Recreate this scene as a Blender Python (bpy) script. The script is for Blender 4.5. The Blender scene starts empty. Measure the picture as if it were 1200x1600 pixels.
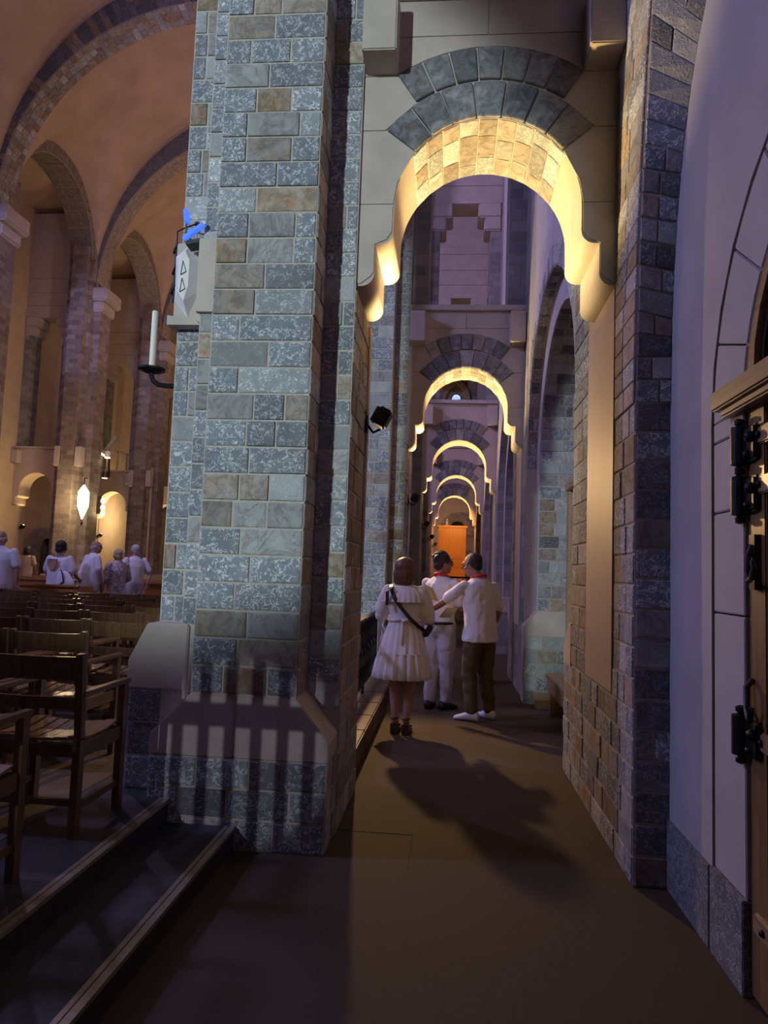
import bpy, bmesh, math, random
from mathutils import Vector, Matrix, Euler
random.seed(7)
S = bpy.context.scene
COL = S.collection
R = math.radians
sin, cos, pi = math.sin, math.cos, math.pi

# ------------------------------------------------------------------ camera
def make_camera():
    F, yaw, pitch, roll, H = 1120.0, R(5.22), R(4.75), R(2.03), 1.55
    fw = Vector((-sin(yaw)*cos(pitch), cos(yaw)*cos(pitch), sin(pitch)))
    rt = Vector((cos(yaw), sin(yaw), 0)); up = rt.cross(fw)
    r2 = cos(roll)*rt + sin(roll)*up; u2 = -sin(roll)*rt + cos(roll)*up
    cd = bpy.data.cameras.new('camera'); cd.sensor_fit = 'VERTICAL'; cd.sensor_height = 24.0
    cd.lens = 24.0*F/1600.0; cd.clip_start = .05; cd.clip_end = 200
    co = bpy.data.objects.new('camera', cd); COL.objects.link(co)
    m = Matrix((r2, u2, -fw)).transposed().to_4x4(); m.translation = (0, 0, H)
    co.matrix_world = m; S.camera = co
make_camera()

# ------------------------------------------------------------------ world, exposure, daylight
S.view_settings.view_transform = 'Standard'
S.view_settings.look = 'None'
S.view_settings.exposure = 0.0
S.view_settings.gamma = 1.0
S.view_settings.use_curve_mapping = False
W = bpy.data.worlds.new('dim_interior'); S.world = W; W.use_nodes = True
bg = W.node_tree.nodes['Background']; bg.inputs[0].default_value = (.55, .46, .62, 1); bg.inputs[1].default_value = .022

def aim(o, target):
    o.rotation_euler = (Vector(target) - o.location).to_track_quat('-Z', 'Y').to_euler()
def light(name, typ, loc, target, energy, color, size=.3, angle=None, blend=.3, parent=None, sy=None):
    d = bpy.data.lights.new(name, typ); d.energy = energy; d.color = color
    if typ == 'AREA':
        d.shape = 'RECTANGLE' if sy else 'DISK'; d.size = size
        if sy: d.size_y = sy
    else: d.shadow_soft_size = size
    if typ == 'SPOT': d.spot_size = R(angle); d.spot_blend = blend
    o = bpy.data.objects.new(name, d); COL.objects.link(o); o.location = loc
    if target is not None: aim(o, target)
    return o
# cool daylight from the window behind and to the left, falling on the near pillar
light('west_window_daylight', 'SPOT', (-5.2, -9.0, 5.2), (-1.95, 4.0, 3.55), 5000, (.74, .92, 1.0), .20, 21, .30)
# added narrow spot, shining through the added bar screen onto the plinth
light('plinth_bar_spot', 'SPOT', (-2.6, -6.0, 1.9), (-1.14, 4.0, .52), 620, (.80, .84, 1.0), .012, 6.4, .35)
# violet-blue daylight from the tall coloured windows across the nave
light('nave_window_daylight', 'AREA', (-10.5, 4.25, 6.6), (1.1, 3.3, 2.4), 115, (.42, .45, 1.0), 1.2)
light('nave_window_daylight', 'AREA', (-11.0, 3.0, 9.5), (1.0, 8.0, 4.6), 540, (.42, .42, 1.0), 1.4)
light('nave_window_daylight', 'AREA', (-8.0, 11.5, 9.8), (.9, 17.5, 7.6), 520, (.62, .46, .95), 1.4)
# blue light of a stained window falling on the far pillar
light('blue_window_daylight', 'SPOT', (-8.6, 4.0, 9.5), (-12.35, 22.0, 9.2), 4200, (.36, .40, 1.0), .3, 13, .8)
# warm fill added behind the camera for the pillar sides and the door
light('rear_warm_fill', 'POINT', (.15, -.9, 3.3), None, 5, (1.0, .60, .28), .25)
# warm floodlights on the vault and far side of the nave
for q, (ly, e) in enumerate(((13.0, 420), (19.0, 520), (25.5, 700), (31.5, 900))):
    light('nave_floodlight', 'SPOT', (-2.2, ly, 5.4), (-8.5, ly+2.0, 13.0), e*.66, (1.0, .64, .40), .3, 120, .8)
light('nave_floodlight', 'SPOT', (-2.0, 16.0, 6.0), (-12.0, 23.0, 4.0), 800, (1.0, .66, .40), .3, 75, .7)
# warm spotlight fixed to the second pillar, raking the aisle floor towards the camera
light('aisle_spot', 'SPOT', (-1.12, 9.36, 2.85), (.05, 3.6, 0.0), 330, (1.0, .62, .26), .05, 80, .5)
# glow of the chapel lamps at the far end of the aisle
light('chapel_lamp', 'SPOT', (.3, 25.9, 4.0), (.15, 29.0, 1.6), 300, (1.0, .42, .10), .2, 100, .5)

# ------------------------------------------------------------------ materials
def nt(name):
    m = bpy.data.materials.new(name); m.use_nodes = True
    return m, m.node_tree, m.node_tree.nodes['Principled BSDF']
def N(t, typ, **kw):
    n = t.nodes.new(typ)
    for k, v in kw.items(): setattr(n, k, v)
    return n
def pos(t):
    return N(t, 'ShaderNodeNewGeometry').outputs['Position']
def mixc(t, fac, a, b, blend='MIX'):
    m = N(t, 'ShaderNodeMix', data_type='RGBA', blend_type=blend)
    for sock, v in ((m.inputs[0], fac), (m.inputs[6], a), (m.inputs[7], b)):
        if hasattr(v, 'is_linked') or hasattr(v, 'links'): t.links.new(v, sock)
        elif isinstance(v, (int, float)): sock.default_value = v
        else: sock.default_value = (*v, 1)
    return m.outputs[2]
def ramp(t, src, stops):
    r = N(t, 'ShaderNodeValToRGB'); t.links.new(src, r.inputs[0])
    e = r.color_ramp.elements
    while len(e) < len(stops): e.new(.5)
    for i, (p, c) in enumerate(stops):
        e[i].position = p; e[i].color = (*c, 1) if not isinstance(c, (int, float)) else (c, c, c, 1)
    return r.outputs[0]
def noise(t, vec, scale, detail=4, rough=.55, dist=0):
    n = N(t, 'ShaderNodeTexNoise'); t.links.new(vec, n.inputs['Vector'])
    n.inputs['Scale'].default_value = scale; n.inputs['Detail'].default_value = detail
    n.inputs['Roughness'].default_value = rough; n.inputs['Distortion'].default_value = dist
    return n.outputs['Fac']
def bump(t, b, h, strength, dist=.01):
    n = N(t, 'ShaderNodeBump'); n.inputs['Strength'].default_value = strength; n.inputs['Distance'].default_value = dist
    t.links.new(h, n.inputs['Height']); t.links.new(n.outputs[0], b.inputs['Normal'])
def rnd(t): return N(t, 'ShaderNodeObjectInfo').outputs['Random']
def simple(name, col, rough=.6, metal=0, var=.12, scale=8, bs=.15, emit=None, es=1, stretch=None, coat=0):
    m, t, b = nt(name); p = pos(t)
    if stretch:
        mp = N(t, 'ShaderNodeMapping'); mp.inputs['Scale'].default_value = stretch; t.links.new(p, mp.inputs[0]); p = mp.outputs[0]
    f = noise(t, p, scale)
    c = ramp(t, f, [(.3, [x*(1-var) for x in col]), (.7, [min(1, x*(1+var)) for x in col])])
    t.links.new(c, b.inputs['Base Color']); b.inputs['Roughness'].default_value = rough; b.inputs['Metallic'].default_value = metal
    if coat: b.inputs['Coat Weight'].default_value = coat; b.inputs['Coat Roughness'].default_value = .2
    if bs: bump(t, b, f, bs)
    if emit: b.inputs['Emission Color'].default_value = (*emit, 1); b.inputs['Emission Strength'].default_value = es
    return m
def stone(name, lo, hi, tool=0.0, rust=None):
    m, t, b = nt(name); p = pos(t)
    off = N(t, 'ShaderNodeVectorMath', operation='ADD'); cx = N(t, 'ShaderNodeCombineXYZ')
    r = rnd(t); mu = N(t, 'ShaderNodeMath', operation='MULTIPLY'); t.links.new(r, mu.inputs[0]); mu.inputs[1].default_value = 37.0
    for i in range(3): t.links.new(mu.outputs[0], cx.inputs[i])
    t.links.new(p, off.inputs[0]); t.links.new(cx.outputs[0], off.inputs[1]); p = off.outputs[0]
    big = noise(t, p, 5.5, 5, .6, .8); fine = noise(t, p, 55, 4, .6)
    c = ramp(t, big, [(.28, lo), (.72, hi)])
    if rust: c = mixc(t, ramp(t, noise(t, p, 7.5, 3, .5, 1.5), [(.5, 0.0), (.68, 1.0)]), c, rust)
    if not tool:
        vn = ramp(t, noise(t, p, 3.2, 6, .65, 2.5), [(.44, 0.0), (.5, .55), (.56, 0.0)]); c = mixc(t, vn, c, [q*.45 for q in lo])
        c = mixc(t, ramp(t, noise(t, p, 11, 4, .6, 1.0), [(.45, 0.0), (.75, .7)]), c, (.46, .45, .42))
    h = fine
    if tool:
        w = N(t, 'ShaderNodeTexNoise'); t.links.new(p, w.inputs['Vector']); w.inputs['Scale'].default_value = 37
        w.inputs['Detail'].default_value = 0.6; w.inputs['Distortion'].default_value = 1.2
        k0 = ramp(t, w.outputs['Fac'], [(.42, 0.0), (.48, 1.0), (.54, 1.0), (.60, 0.0)])
        k1 = ramp(t, noise(t, p, 26, 1, .5), [(.40, 0.0), (.50, 1.0)])
        km = N(t, 'ShaderNodeMath', operation='MULTIPLY'); t.links.new(k0, km.inputs[0]); t.links.new(k1, km.inputs[1]); k = km.outputs[0]
        fac = N(t, 'ShaderNodeMath', operation='MULTIPLY'); t.links.new(k, fac.inputs[0]); fac.inputs[1].default_value = tool
        c = mixc(t, fac.outputs[0], c, (.74, .74, .72)); h = k
    br = N(t, 'ShaderNodeHueSaturation'); t.links.new(c, br.inputs['Color'])
    mr = N(t, 'ShaderNodeMapRange'); t.links.new(r, mr.inputs[0]); mr.inputs[3].default_value = .72; mr.inputs[4].default_value = 1.22
    t.links.new(mr.outputs[0], br.inputs['Value']); t.links.new(br.outputs[0], b.inputs['Base Color'])
    b.inputs['Roughness'].default_value = .82; bump(t, b, h, .45, .012)
    return m
def bricktex(name, c1, c2, mortar, bw=.30, bh=.16, ms=.012):
    m, t, b = nt(name); p = pos(t)
    s = N(t, 'ShaderNodeSeparateXYZ'); t.links.new(p, s.inputs[0])
    a = N(t, 'ShaderNodeMath', operation='ADD'); t.links.new(s.outputs[0], a.inputs[0]); t.links.new(s.outputs[1], a.inputs[1])
    cx = N(t, 'ShaderNodeCombineXYZ'); t.links.new(a.outputs[0], cx.inputs[0]); t.links.new(s.outputs[2], cx.inputs[1])
    k = N(t, 'ShaderNodeTexBrick'); t.links.new(cx.outputs[0], k.inputs['Vector'])
    k.inputs['Scale'].default_value = 1.0; k.inputs['Mortar Size'].default_value = ms
    k.inputs['Brick Width'].default_value = bw; k.inputs['Row Height'].default_value = bh; k.inputs['Bias'].default_value = 0
    k.inputs['Mortar Smooth'].default_value = .3
    k.inputs['Color1'].default_value = (*c1, 1); k.inputs['Color2'].default_value = (*c2, 1); k.inputs['Mortar'].default_value = (*mortar, 1)
    k.squash = 1.4; k.squash_frequency = 3
    c = mixc(t, noise(t, p, 6, 5), k.outputs['Color'], (.30, .27, .24), 'OVERLAY')
    t.links.new(c, b.inputs['Base Color']); b.inputs['Roughness'].default_value = .85
    inv = N(t, 'ShaderNodeMath', operation='SUBTRACT'); inv.inputs[0].default_value = 1; t.links.new(k.outputs['Fac'], inv.inputs[1])
    bump(t, b, inv.outputs[0], .6, .02)
    return m
def wood(name, c1, c2, rough=.4, axis='z', coat=.2, scale=3.0):
    m, t, b = nt(name); tc = N(t, 'ShaderNodeTexCoord')
    mp = N(t, 'ShaderNodeMapping'); sc = {'x': (.6, 9, 9), 'y': (9, .6, 9), 'z': (9, 9, .6)}[axis]
    mp.inputs['Scale'].default_value = sc; t.links.new(tc.outputs['Object'], mp.inputs[0])
    f = noise(t, mp.outputs[0], scale, 5, .6, 1.2)
    c = ramp(t, f, [(.3, c1), (.7, c2)])
    t.links.new(c, b.inputs['Base Color']); b.inputs['Roughness'].default_value = rough
    b.inputs['Coat Weight'].default_value = coat; b.inputs['Coat Roughness'].default_value = .25
    bump(t, b, f, .12); return m
M = {}
M['tool'] = stone('tooled_granite', (.17, .185, .205), (.27, .285, .30), .72)
M['tool2'] = stone('tooled_granite_pale', (.28, .30, .31), (.42, .43, .42), .85)
M['grey'] = stone('smooth_grey_granite', (.27, .26, .25), (.43, .42, .40), .0)
M['brown'] = stone('brown_granite', (.27, .22, .18), (.44, .37, .31), .0, (.40, .30, .22))
M['rust'] = stone('rusty_granite', (.25, .19, .13), (.40, .31, .20), .0, (.38, .20, .09))
M['green'] = stone('green_grey_granite', (.26, .27, .26), (.43, .44, .42), .25)
M['dark'] = stone('dark_granite', (.09, .092, .095), (.18, .18, .175), .22)
M['voussoir'] = stone('blue_black_granite', (.13, .135, .15), (.25, .25, .26), .0, (.22, .17, .14))
M['mortar'] = simple('mortar', (.44, .37, .29), .95, scale=40, bs=.3)
M['mortar_pale'] = simple('pale_mortar', (.50, .46, .39), .95, scale=40, bs=.3)
M['cream'] = simple('cream_limestone', (.52, .44, .37), .75, scale=5, var=.1, bs=.1)
M['strip'] = simple('polished_limestone', (.54, .43, .35), .55, scale=4, var=.06, bs=.03)
M['plaster'] = simple('smooth_plaster', (.47, .44, .42), .8, scale=3, var=.08, bs=.08)
M['vault'] = simple('vault_plaster', (.60, .44, .32), .9, scale=1.2, var=.12, bs=.1)
M['tan'] = simple('tan_plaster', (.55, .42, .30), .85, scale=2, var=.1)
M['brickfar'] = bricktex('far_stonework', (.24, .19, .16), (.44, .37, .32), (.34, .29, .25))
M['brickgrey'] = bricktex('grey_stonework', (.23, .23, .23), (.42, .40, .38), (.36, .33, .29))
M['carpet'] = simple('brown_floor', (.064, .040, .019), .8, scale=120, var=.35, bs=.25)
M['navefloor'] = simple('dark_nave_floor', (.040, .038, .036), .55, scale=20, var=.3, bs=.1)
M['light_stripe'] = simple('painted_floor_light', (.13, .092, .045), .6, scale=12, var=.2)  # ochre stands for light lying on the nave floor
M['nosing'] = simple('brass_nosing', (.42, .36, .24), .35, .6, var=.15, scale=30, bs=.05)
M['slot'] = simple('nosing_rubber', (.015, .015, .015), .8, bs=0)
M['chair'] = wood('chair_wood', (.085, .040, .014), (.17, .085, .030), .32, 'z')
M['seat'] = wood('seat_slat_wood', (.16, .075, .026), (.28, .14, .05), .26, 'y', .4)
M['pew'] = wood('pew_wood', (.32, .12, .035), (.52, .22, .07), .3, 'x', .4)
M['oak'] = wood('oak_door', (.17, .085, .033), (.30, .165, .07), .42, 'z')
M['oak2'] = wood('oak_beam', (.26, .15, .07), (.42, .27, .14), .4, 'y')
M['cab'] = wood('cabinet_wood', (.50, .20, .045), (.66, .30, .08), .4, 'z')
M['bench'] = wood('bench_wood', (.30, .16, .055), (.46, .26, .10), .35, 'y', .4)
M['iron'] = simple('black_iron', (.022, .021, .021), .45, .6, scale=30, bs=.2)
M['irondk'] = simple('dark_bronze', (.045, .038, .03), .4, .6, scale=30, bs=.2)
M['wax'] = simple('candle_wax', (.82, .78, .62), .45, var=.03, bs=.02)
M['marble'] = simple('white_marble', (.74, .72, .68), .5, var=.05, bs=.03)
M['blue'] = simple('blue_lamp', (.03, .10, .55), .3, var=.05, bs=0, emit=(.06, .18, 1.0), es=.9)
M['bulb'] = simple('lamp_glass', (1, .95, .8), .3, var=0, bs=0, emit=(1, .80, .45), es=14)
M['spotglass'] = simple('spot_glass', (1, .97, .9), .3, var=0, bs=0, emit=(1, .85, .6), es=3)
M['sky'] = simple('daylit_glass', (.5, .65, .9), .2, var=.2, scale=2, bs=0, emit=(.45, .58, 1.0), es=1.6)
M['stained'] = None
M['white'] = simple('white_cotton', (.74, .74, .76), .85, var=.05, scale=14, bs=.25)
M['white2'] = simple('white_linen', (.78, .76, .75), .85, var=.05, scale=10, bs=.25)
M['offwhite'] = simple('off_white_trousers', (.60, .58, .60), .85, var=.06, scale=12, bs=.3)
M['olive'] = simple('olive_trousers', (.105, .082, .032), .85, var=.12, scale=12, bs=.3)
M['red'] = simple('red_scarf', (.62, .035, .025), .7, var=.1, scale=20, bs=.1)
M['skin'] = simple('skin', (.42, .235, .165), .55, var=.06, scale=10, bs=.03)
M['skin2'] = simple('tanned_skin', (.34, .175, .115), .55, var=.06, scale=10, bs=.03)
M['hairbrown'] = simple('brown_hair', (.13, .062, .032), .45, var=.4, scale=10, bs=.5, stretch=(9, 9, 1))
M['hairdark'] = simple('dark_hair', (.025, .018, .015), .5, var=.4, scale=60, bs=.8)
M['hairgrey'] = simple('grey_hair', (.50, .48, .46), .6, var=.25, scale=50, bs=.6)
M['hairblond'] = simple('ash_blond_hair', (.50, .36, .22), .55, var=.35, scale=30, bs=.5)
M['black'] = simple('black_leather', (.016, .015, .016), .5, var=.2, bs=.15)
M['shoe'] = simple('white_trainer', (.80, .80, .82), .5, var=.03, bs=.05)
M['sandal'] = simple('brown_sandal', (.055, .028, .02), .5, var=.2, bs=.1)
M['pink'] = simple('printed_blouse', (.55, .47, .48), .8, var=.55, scale=26, bs=.1)
M['paper'] = simple('cream_paper', (.62, .53, .38), .8, var=.05, bs=0)
M['eye'] = simple('eye', (.05, .035, .03), .2, var=0, bs=0)
M['lip'] = simple('lips', (.32, .12, .10), .5, var=0, bs=0)
M['curb'] = simple('red_brown_stone', (.10, .048, .030), .45, var=.3, scale=9, bs=.2)
M['purple'] = simple('plum_cloth', (.20, .03, .06), .8)
def stained():
    m, t, b = nt('stained_glass'); p = pos(t)
    v = N(t, 'ShaderNodeTexVoronoi'); t.links.new(p, v.inputs['Vector']); v.inputs['Scale'].default_value = 9
    c = mixc(t, .55, v.outputs['Color'], (.08, .35, 1.0))
    t.links.new(c, b.inputs['Base Color']); t.links.new(c, b.inputs['Emission Color']); b.inputs['Emission Strength'].default_value = 1.6
    return m
M['stained'] = stained()

# ------------------------------------------------------------------ helpers
class MB:
    def __init__(s): s.v = []; s.f = []
    def add(s, vs, fs):
        n = len(s.v); s.v += [tuple(v) for v in vs]; s.f += [[i+n for i in f] for f in fs]; return s
    def hexa(s, p):   # p: 4 bottom ccw, 4 top
        return s.add(p, [(3, 2, 1, 0), (4, 5, 6, 7), (0, 1, 5, 4), (1, 2, 6, 5), (2, 3, 7, 6), (3, 0, 4, 7)])
    def box(s, x0, x1, y0, y1, z0, z1):
        return s.hexa([(x0, y0, z0), (x1, y0, z0), (x1, y1, z0), (x0, y1, z0), (x0, y0, z1), (x1, y0, z1), (x1, y1, z1), (x0, y1, z1)])
    def obox(s, m, sx, sy, sz):
        return s.hexa([m @ Vector((a*sx/2, b*sy/2, c*sz/2)) for c in (-1, 1) for a, b in ((-1, -1), (1, -1), (1, 1), (-1, 1))])
    def bar(s, a, b, w, h, up=(0, 0, 1)):
        a, b = Vector(a), Vector(b); d = (b-a); L = d.length; d.normalize()
        u = Vector(up); x = d.cross(u)
        if x.length < 1e-4: x = d.cross(Vector((1, 0, 0)))
        x.normalize(); u = x.cross(d)
        m = Matrix((x, d, u)).transposed().to_4x4(); m.translation = (a+b)/2
        return s.obox(m, w, L, h)
    def prism(s, pts, axis, a, b):  # pts 2D; axis 'y': (x,z); 'x': (y,z); 'z': (x,y)
        mk = {'y': lambda p, t: (p[0], t, p[1]), 'x': lambda p, t: (t, p[0], p[1]), 'z': lambda p, t: (p[0], p[1], t)}[axis]
        n = len(pts)
        return s.add([mk(p, a) for p in pts] + [mk(p, b) for p in pts],
                     [list(range(n))[::-1], list(range(n, 2*n))] + [(i, (i+1) % n, n+(i+1) % n, n+i) for i in range(n)])
    def tube(s, pts, r, seg=8, caps=True):
        pts = [Vector(p) for p in pts]; n = len(pts); rs = r if isinstance(r, (list, tuple)) else [r]*n
        base = len(s.v); prev = None
        for i, p in enumerate(pts):
            d = (pts[min(i+1, n-1)] - pts[max(i-1, 0)]).normalized()
            x = d.cross(Vector((0, 0, 1))) if prev is None else prev - d*prev.dot(d)
            if x.length < 1e-3: x = d.cross(Vector((1, 0, 0)))
            x.normalize(); y = d.cross(x); prev = x
            for k in range(seg):
                a = 2*pi*k/seg; s.v.append(tuple(p + (x*cos(a)+y*sin(a))*rs[i]))
        for i in range(n-1):
            for k in range(seg):
                a = base+i*seg+k; b = base+i*seg+(k+1) % seg
                s.f.append([a, b, b+seg, a+seg])
        if caps: s.f.append([base+k for k in range(seg)][::-1]); s.f.append([base+(n-1)*seg+k for k in range(seg)])
        return s
    def lathe(s, prof, seg=16, c=(0, 0, 0)):  # prof: (r,z)
        base = len(s.v); n = len(prof)
        for r, z in prof:
            for k in range(seg): a = 2*pi*k/seg; s.v.append((c[0]+r*cos(a), c[1]+r*sin(a), c[2]+z))
        for i in range(n-1):
            for k in range(seg):
                a = base+i*seg+k; b = base+i*seg+(k+1) % seg; s.f.append([a, b, b+seg, a+seg])
        s.f.append([base+k for k in range(seg)][::-1]); s.f.append([base+(n-1)*seg+k for k in range(seg)])
        return s
    def ell(s, c, r, m=None, seg=14, rings=9):
        c = Vector(c); base = len(s.v); rr = r if isinstance(r, (list, tuple)) else (r, r, r)
        def P(v):
            v = Vector((v[0]*rr[0], v[1]*rr[1], v[2]*rr[2])); v = (m @ v) if m is not None else v; return tuple(c+v)
        s.v.append(P((0, 0, 1)))
        for i in range(1, rings):
            th = pi*i/rings
            for k in range(seg): a = 2*pi*k/seg; s.v.append(P((sin(th)*cos(a), sin(th)*sin(a), cos(th))))
        s.v.append(P((0, 0, -1))); e = len(s.v)-1
        for k in range(seg):
            s.f.append([base, base+1+k, base+1+(k+1) % seg])
            s.f.append([e, e-seg+(k+1) % seg, e-seg+k])
        for i in range(rings-2):
            for k in range(seg):
                a = base+1+i*seg+k; b = base+1+i*seg+(k+1) % seg; s.f.append([a, a+seg, b+seg, b])
        return s
    def limb(s, pts, rs, seg=12):
        for p, r in zip(pts, rs): s.ell(p, r, seg=seg, rings=8)
        return s.tube(pts, list(rs), seg)
    def loft(s, rings, seg=24):   # rings: ((x,y,z), rx, ry[, angle])
        base = len(s.v); n = len(rings)
        for rg in rings:
            c, rx, ry = rg[:3]; an = rg[3] if len(rg) > 3 else 0
            for k in range(seg):
                a = 2*pi*k/seg; x, y = rx*cos(a), ry*sin(a)
                s.v.append((c[0]+x*cos(an)-y*sin(an), c[1]+x*sin(an)+y*cos(an), c[2]))
        for i in range(n-1):
            for k in range(seg):
                a = base+i*seg+k; b = base+i*seg+(k+1) % seg; s.f.append([a, b, b+seg, a+seg])
        s.f.append([base+k for k in range(seg)][::-1]); s.f.append([base+(n-1)*seg+k for k in range(seg)])
        return s
    def mesh(s, name, mat, smooth=False, bevel=0):
        me = bpy.data.meshes.new(name); me.from_pydata(s.v, [], s.f); me.update()
        bm = bmesh.new(); bm.from_mesh(me)
        if bevel:
            bmesh.ops.bevel(bm, geom=[e for e in bm.edges if e.is_manifold and e.calc_face_angle(0) > .5], offset=bevel, segments=2, affect='EDGES', clamp_overlap=True)
        bmesh.ops.recalc_face_normals(bm, faces=bm.faces); bm.to_mesh(me); bm.free()
        me.materials.append(mat)
        if smooth:
            for p in me.polygons: p.use_smooth = True
            if smooth != 'all':
                try: me.set_sharp_from_angle(angle=R(40))
                except Exception: pass
        return me
    def build(s, name, mat, parent=None, world=False, smooth=False, bevel=0, kind=None):
        return link(name, s.mesh(name, M[mat] if isinstance(mat, str) else mat, smooth, bevel), parent, world, kind)
def link(name, me, parent=None, world=False, kind=None):
    o = bpy.data.objects.new(name, me); COL.objects.link(o)
    if parent is not None:
        o.parent = parent
        if world: o.matrix_parent_inverse = Matrix.Translation(-parent['_l']) if False else Matrix.Translation(-Vector(LOC[parent.name]))
    if kind: o['kind'] = kind
    return o
LOC = {}
def thing(name, label, cat, loc=(0, 0, 0), rz=0, group=None, kind=None):
    o = bpy.data.objects.new(name, None); COL.objects.link(o); o.empty_display_size = .1
    o.location = loc; o.rotation_euler = (0, 0, rz); LOC[o.name] = loc
    if kind: o['kind'] = kind
    else:
        o['label'] = label; o['category'] = cat
    if kind and label: o['label'] = label
    if group: o['group'] = group
    return o
def tag(o, label, cat, group=None):
    o['label'] = label; o['category'] = cat
    if group: o['group'] = group
    return o
def struct(name, mb, mat, label=None, **kw):
    o = mb.build(name, mat, **kw); o['kind'] = 'structure'
    LOC[o.name] = (0, 0, 0)
    if label: o['label'] = label
    return o
def copy_tree(o, parent=None):
    c = o.copy(); COL.objects.link(c); c.parent = parent
    for ch in o.children: copy_tree(ch, c)
    return c

# ---- single stones
def unit_brick():
    me = bpy.data.meshes.new('brick'); bm = bmesh.new(); bmesh.ops.create_cube(bm, size=1)
    bmesh.ops.bevel(bm, geom=[e for e in bm.edges if all(v.co.y < 0 for v in e.verts)], offset=.045, segments=1, affect='EDGES')
    bm.to_mesh(me); bm.free(); return me
UB = {}
def brick_mesh(mat):
    if mat not in UB:
        me = unit_brick(); me.materials.append(M[mat]); UB[mat] = me
    return UB[mat]
FRONT = ['tool']*5 + ['tool2']*3 + ['grey']*6 + ['brown']*6 + ['green']*5 + ['rust']*2
WARM = ['brown']*7 + ['grey']*4 + ['rust']*3 + ['tool']*2 + ['tool2']*2
GREY = ['tool']*5 + ['dark']*5 + ['green']*3 + ['brown']*2 + ['rust']*1 + ['grey']*2
def face(parent, O, U, Nn, w, z0, z1, ch=.155, wmin=.11, wmax=.30, mats=FRONT, corner=None, j=.014, proud=.007, name='brick'):
    O, U, Nn = Vector(O), Vector(U).normalized(), Vector(Nn).normalized()
    n = max(1, round((z1-z0)/ch)); h = (z1-z0)/n
    th = .05; base = Vector(LOC[parent.name])
    rot = Matrix((U, -Nn, Vector((0, 0, 1)))).transposed().to_4x4()
    for i in range(n):
        cuts = [0.0]; x = 0
        while True:
            st = random.uniform(wmin, wmax)
            if w - (x+st) < wmin*.8:
                break
            x += st; cuts.append(x)
        cuts.append(w)
        if len(cuts) > 2 and cuts[-1]-cuts[-2] > wmax*1.35:
            cuts.insert(-1, (cuts[-1]+cuts[-2])/2)
        for k in range(len(cuts)-1):
            a, b = cuts[k], cuts[k+1]
            mt = random.choice(mats)
            if corner and (k == 0 or k == len(cuts)-2) and random.random() < .45: mt = corner
            o = bpy.data.objects.new(name, brick_mesh(mt)); COL.objects.link(o); o.parent = parent
            pr = proud + random.uniform(-.003, .005)
            c = O + U*((a+b)/2) + Nn*(pr-th/2) - base; c.z = z0 + (i+.5)*h - base.z
            o.matrix_basis = Matrix.Translation(c) @ rot @ Matrix.Diagonal((b-a-j, th, h-j, 1))
def quad_brick(p, n, th=.05, j=.01, proud=.012):
    """eight-corner stone over a quad p[0..3], shrunk by half a joint, proud along n"""
    p = [Vector(q) for q in p]; c = sum(p, Vector())/4; n = Vector(n).normalized()
    def shrink(q, e):
        d = q-c; L = d.length
        return c + d*max(.2, (L-e*1.2)/L)
    a = [shrink(q, j*.6) for q in p]; b = [shrink(q, j*1.1) for q in p]
    m = MB()
    vs = [q - n*(th-proud) for q in a] + [q + n*(proud*.5) for q in a] + [q + n*proud for q in b]
    return vs, [(3, 2, 1, 0)] + [(i, (i+1) % 4, 4+(i+1) % 4, 4+i) for i in range(4)] + [(4+i, 4+(i+1) % 4, 8+(i+1) % 4, 8+i) for i in range(4)] + [(8, 9, 10, 11)]
def place_quads(parent, quads, mats, name='brick', joined=None, **kw):
    if joined:
        mb = MB()
        for p, n in quads: mb.add(*quad_brick(p, n, **kw))
        o = mb.build(name, joined, parent, world=True, kind='stuff'); return o
    for p, n in quads:
        mb = MB(); mb.add(*quad_brick(p, n, **kw)); mb.build(name, random.choice(mats), parent, world=True)

# ================================================================== THE SETTING
XL, XR, CX = -.62, .98, .18          # aisle between the pillar planes, arch centre
BAY = 5.5
FLOOR_N = .25                        # nave floor level, two steps above the aisle
# ---- floors
fl = MB().box(-1.75, 4.0, -4, 40, -.2, 0)
struct('floor', fl, 'carpet', 'brown carpeted floor of the side aisle')
fn = MB().box(-15, -1.51, -4, 40, -.2, FLOOR_N)
struct('floor_nave', fn, 'navefloor', 'dark stone floor of the nave')
st = struct('stone_step', MB().box(-1.515, -1.13, -4, 4.02, -.05, .125), 'navefloor', 'dark step between the aisle and the nave')
for x, z in ((-1.13, .125), (-1.51, .25)):
    t_ = thing('step_nosing', '%s metal nosing strip along the dark nave steps' % ('lower' if z < .2 else 'upper'), 'step nosing', (x, 0, z), group=None)
    MB().box(-.022, .010, -4, 3.985, -.012, .006).build('metal_edge', 'nosing', t_)
    MB().box(-.050, -.028, -4, 3.985, -.004, .005).build('metal_edge', 'nosing', t_)
    MB().box(-.030, -.020, -4, 3.985, -.004, .0025).build('rubber_insert', 'slot', t_)
sp = MB().box(-2.42, -2.02, 1.0, 4.9, .245, .253)  # patch of light on the floor, painted as a flat strip
struct('painted_light_strip', sp, 'light_stripe', 'ochre strip of painted light on the nave floor under the chairs')
struct('floor_joint', MB().box(-.62, -.16, 4.392, 4.400, -.01, .002).box(-.168, -.16, 3.9, 4.4, -.01, .002), 'slot', 'thin dark seam in the aisle carpet')

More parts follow.
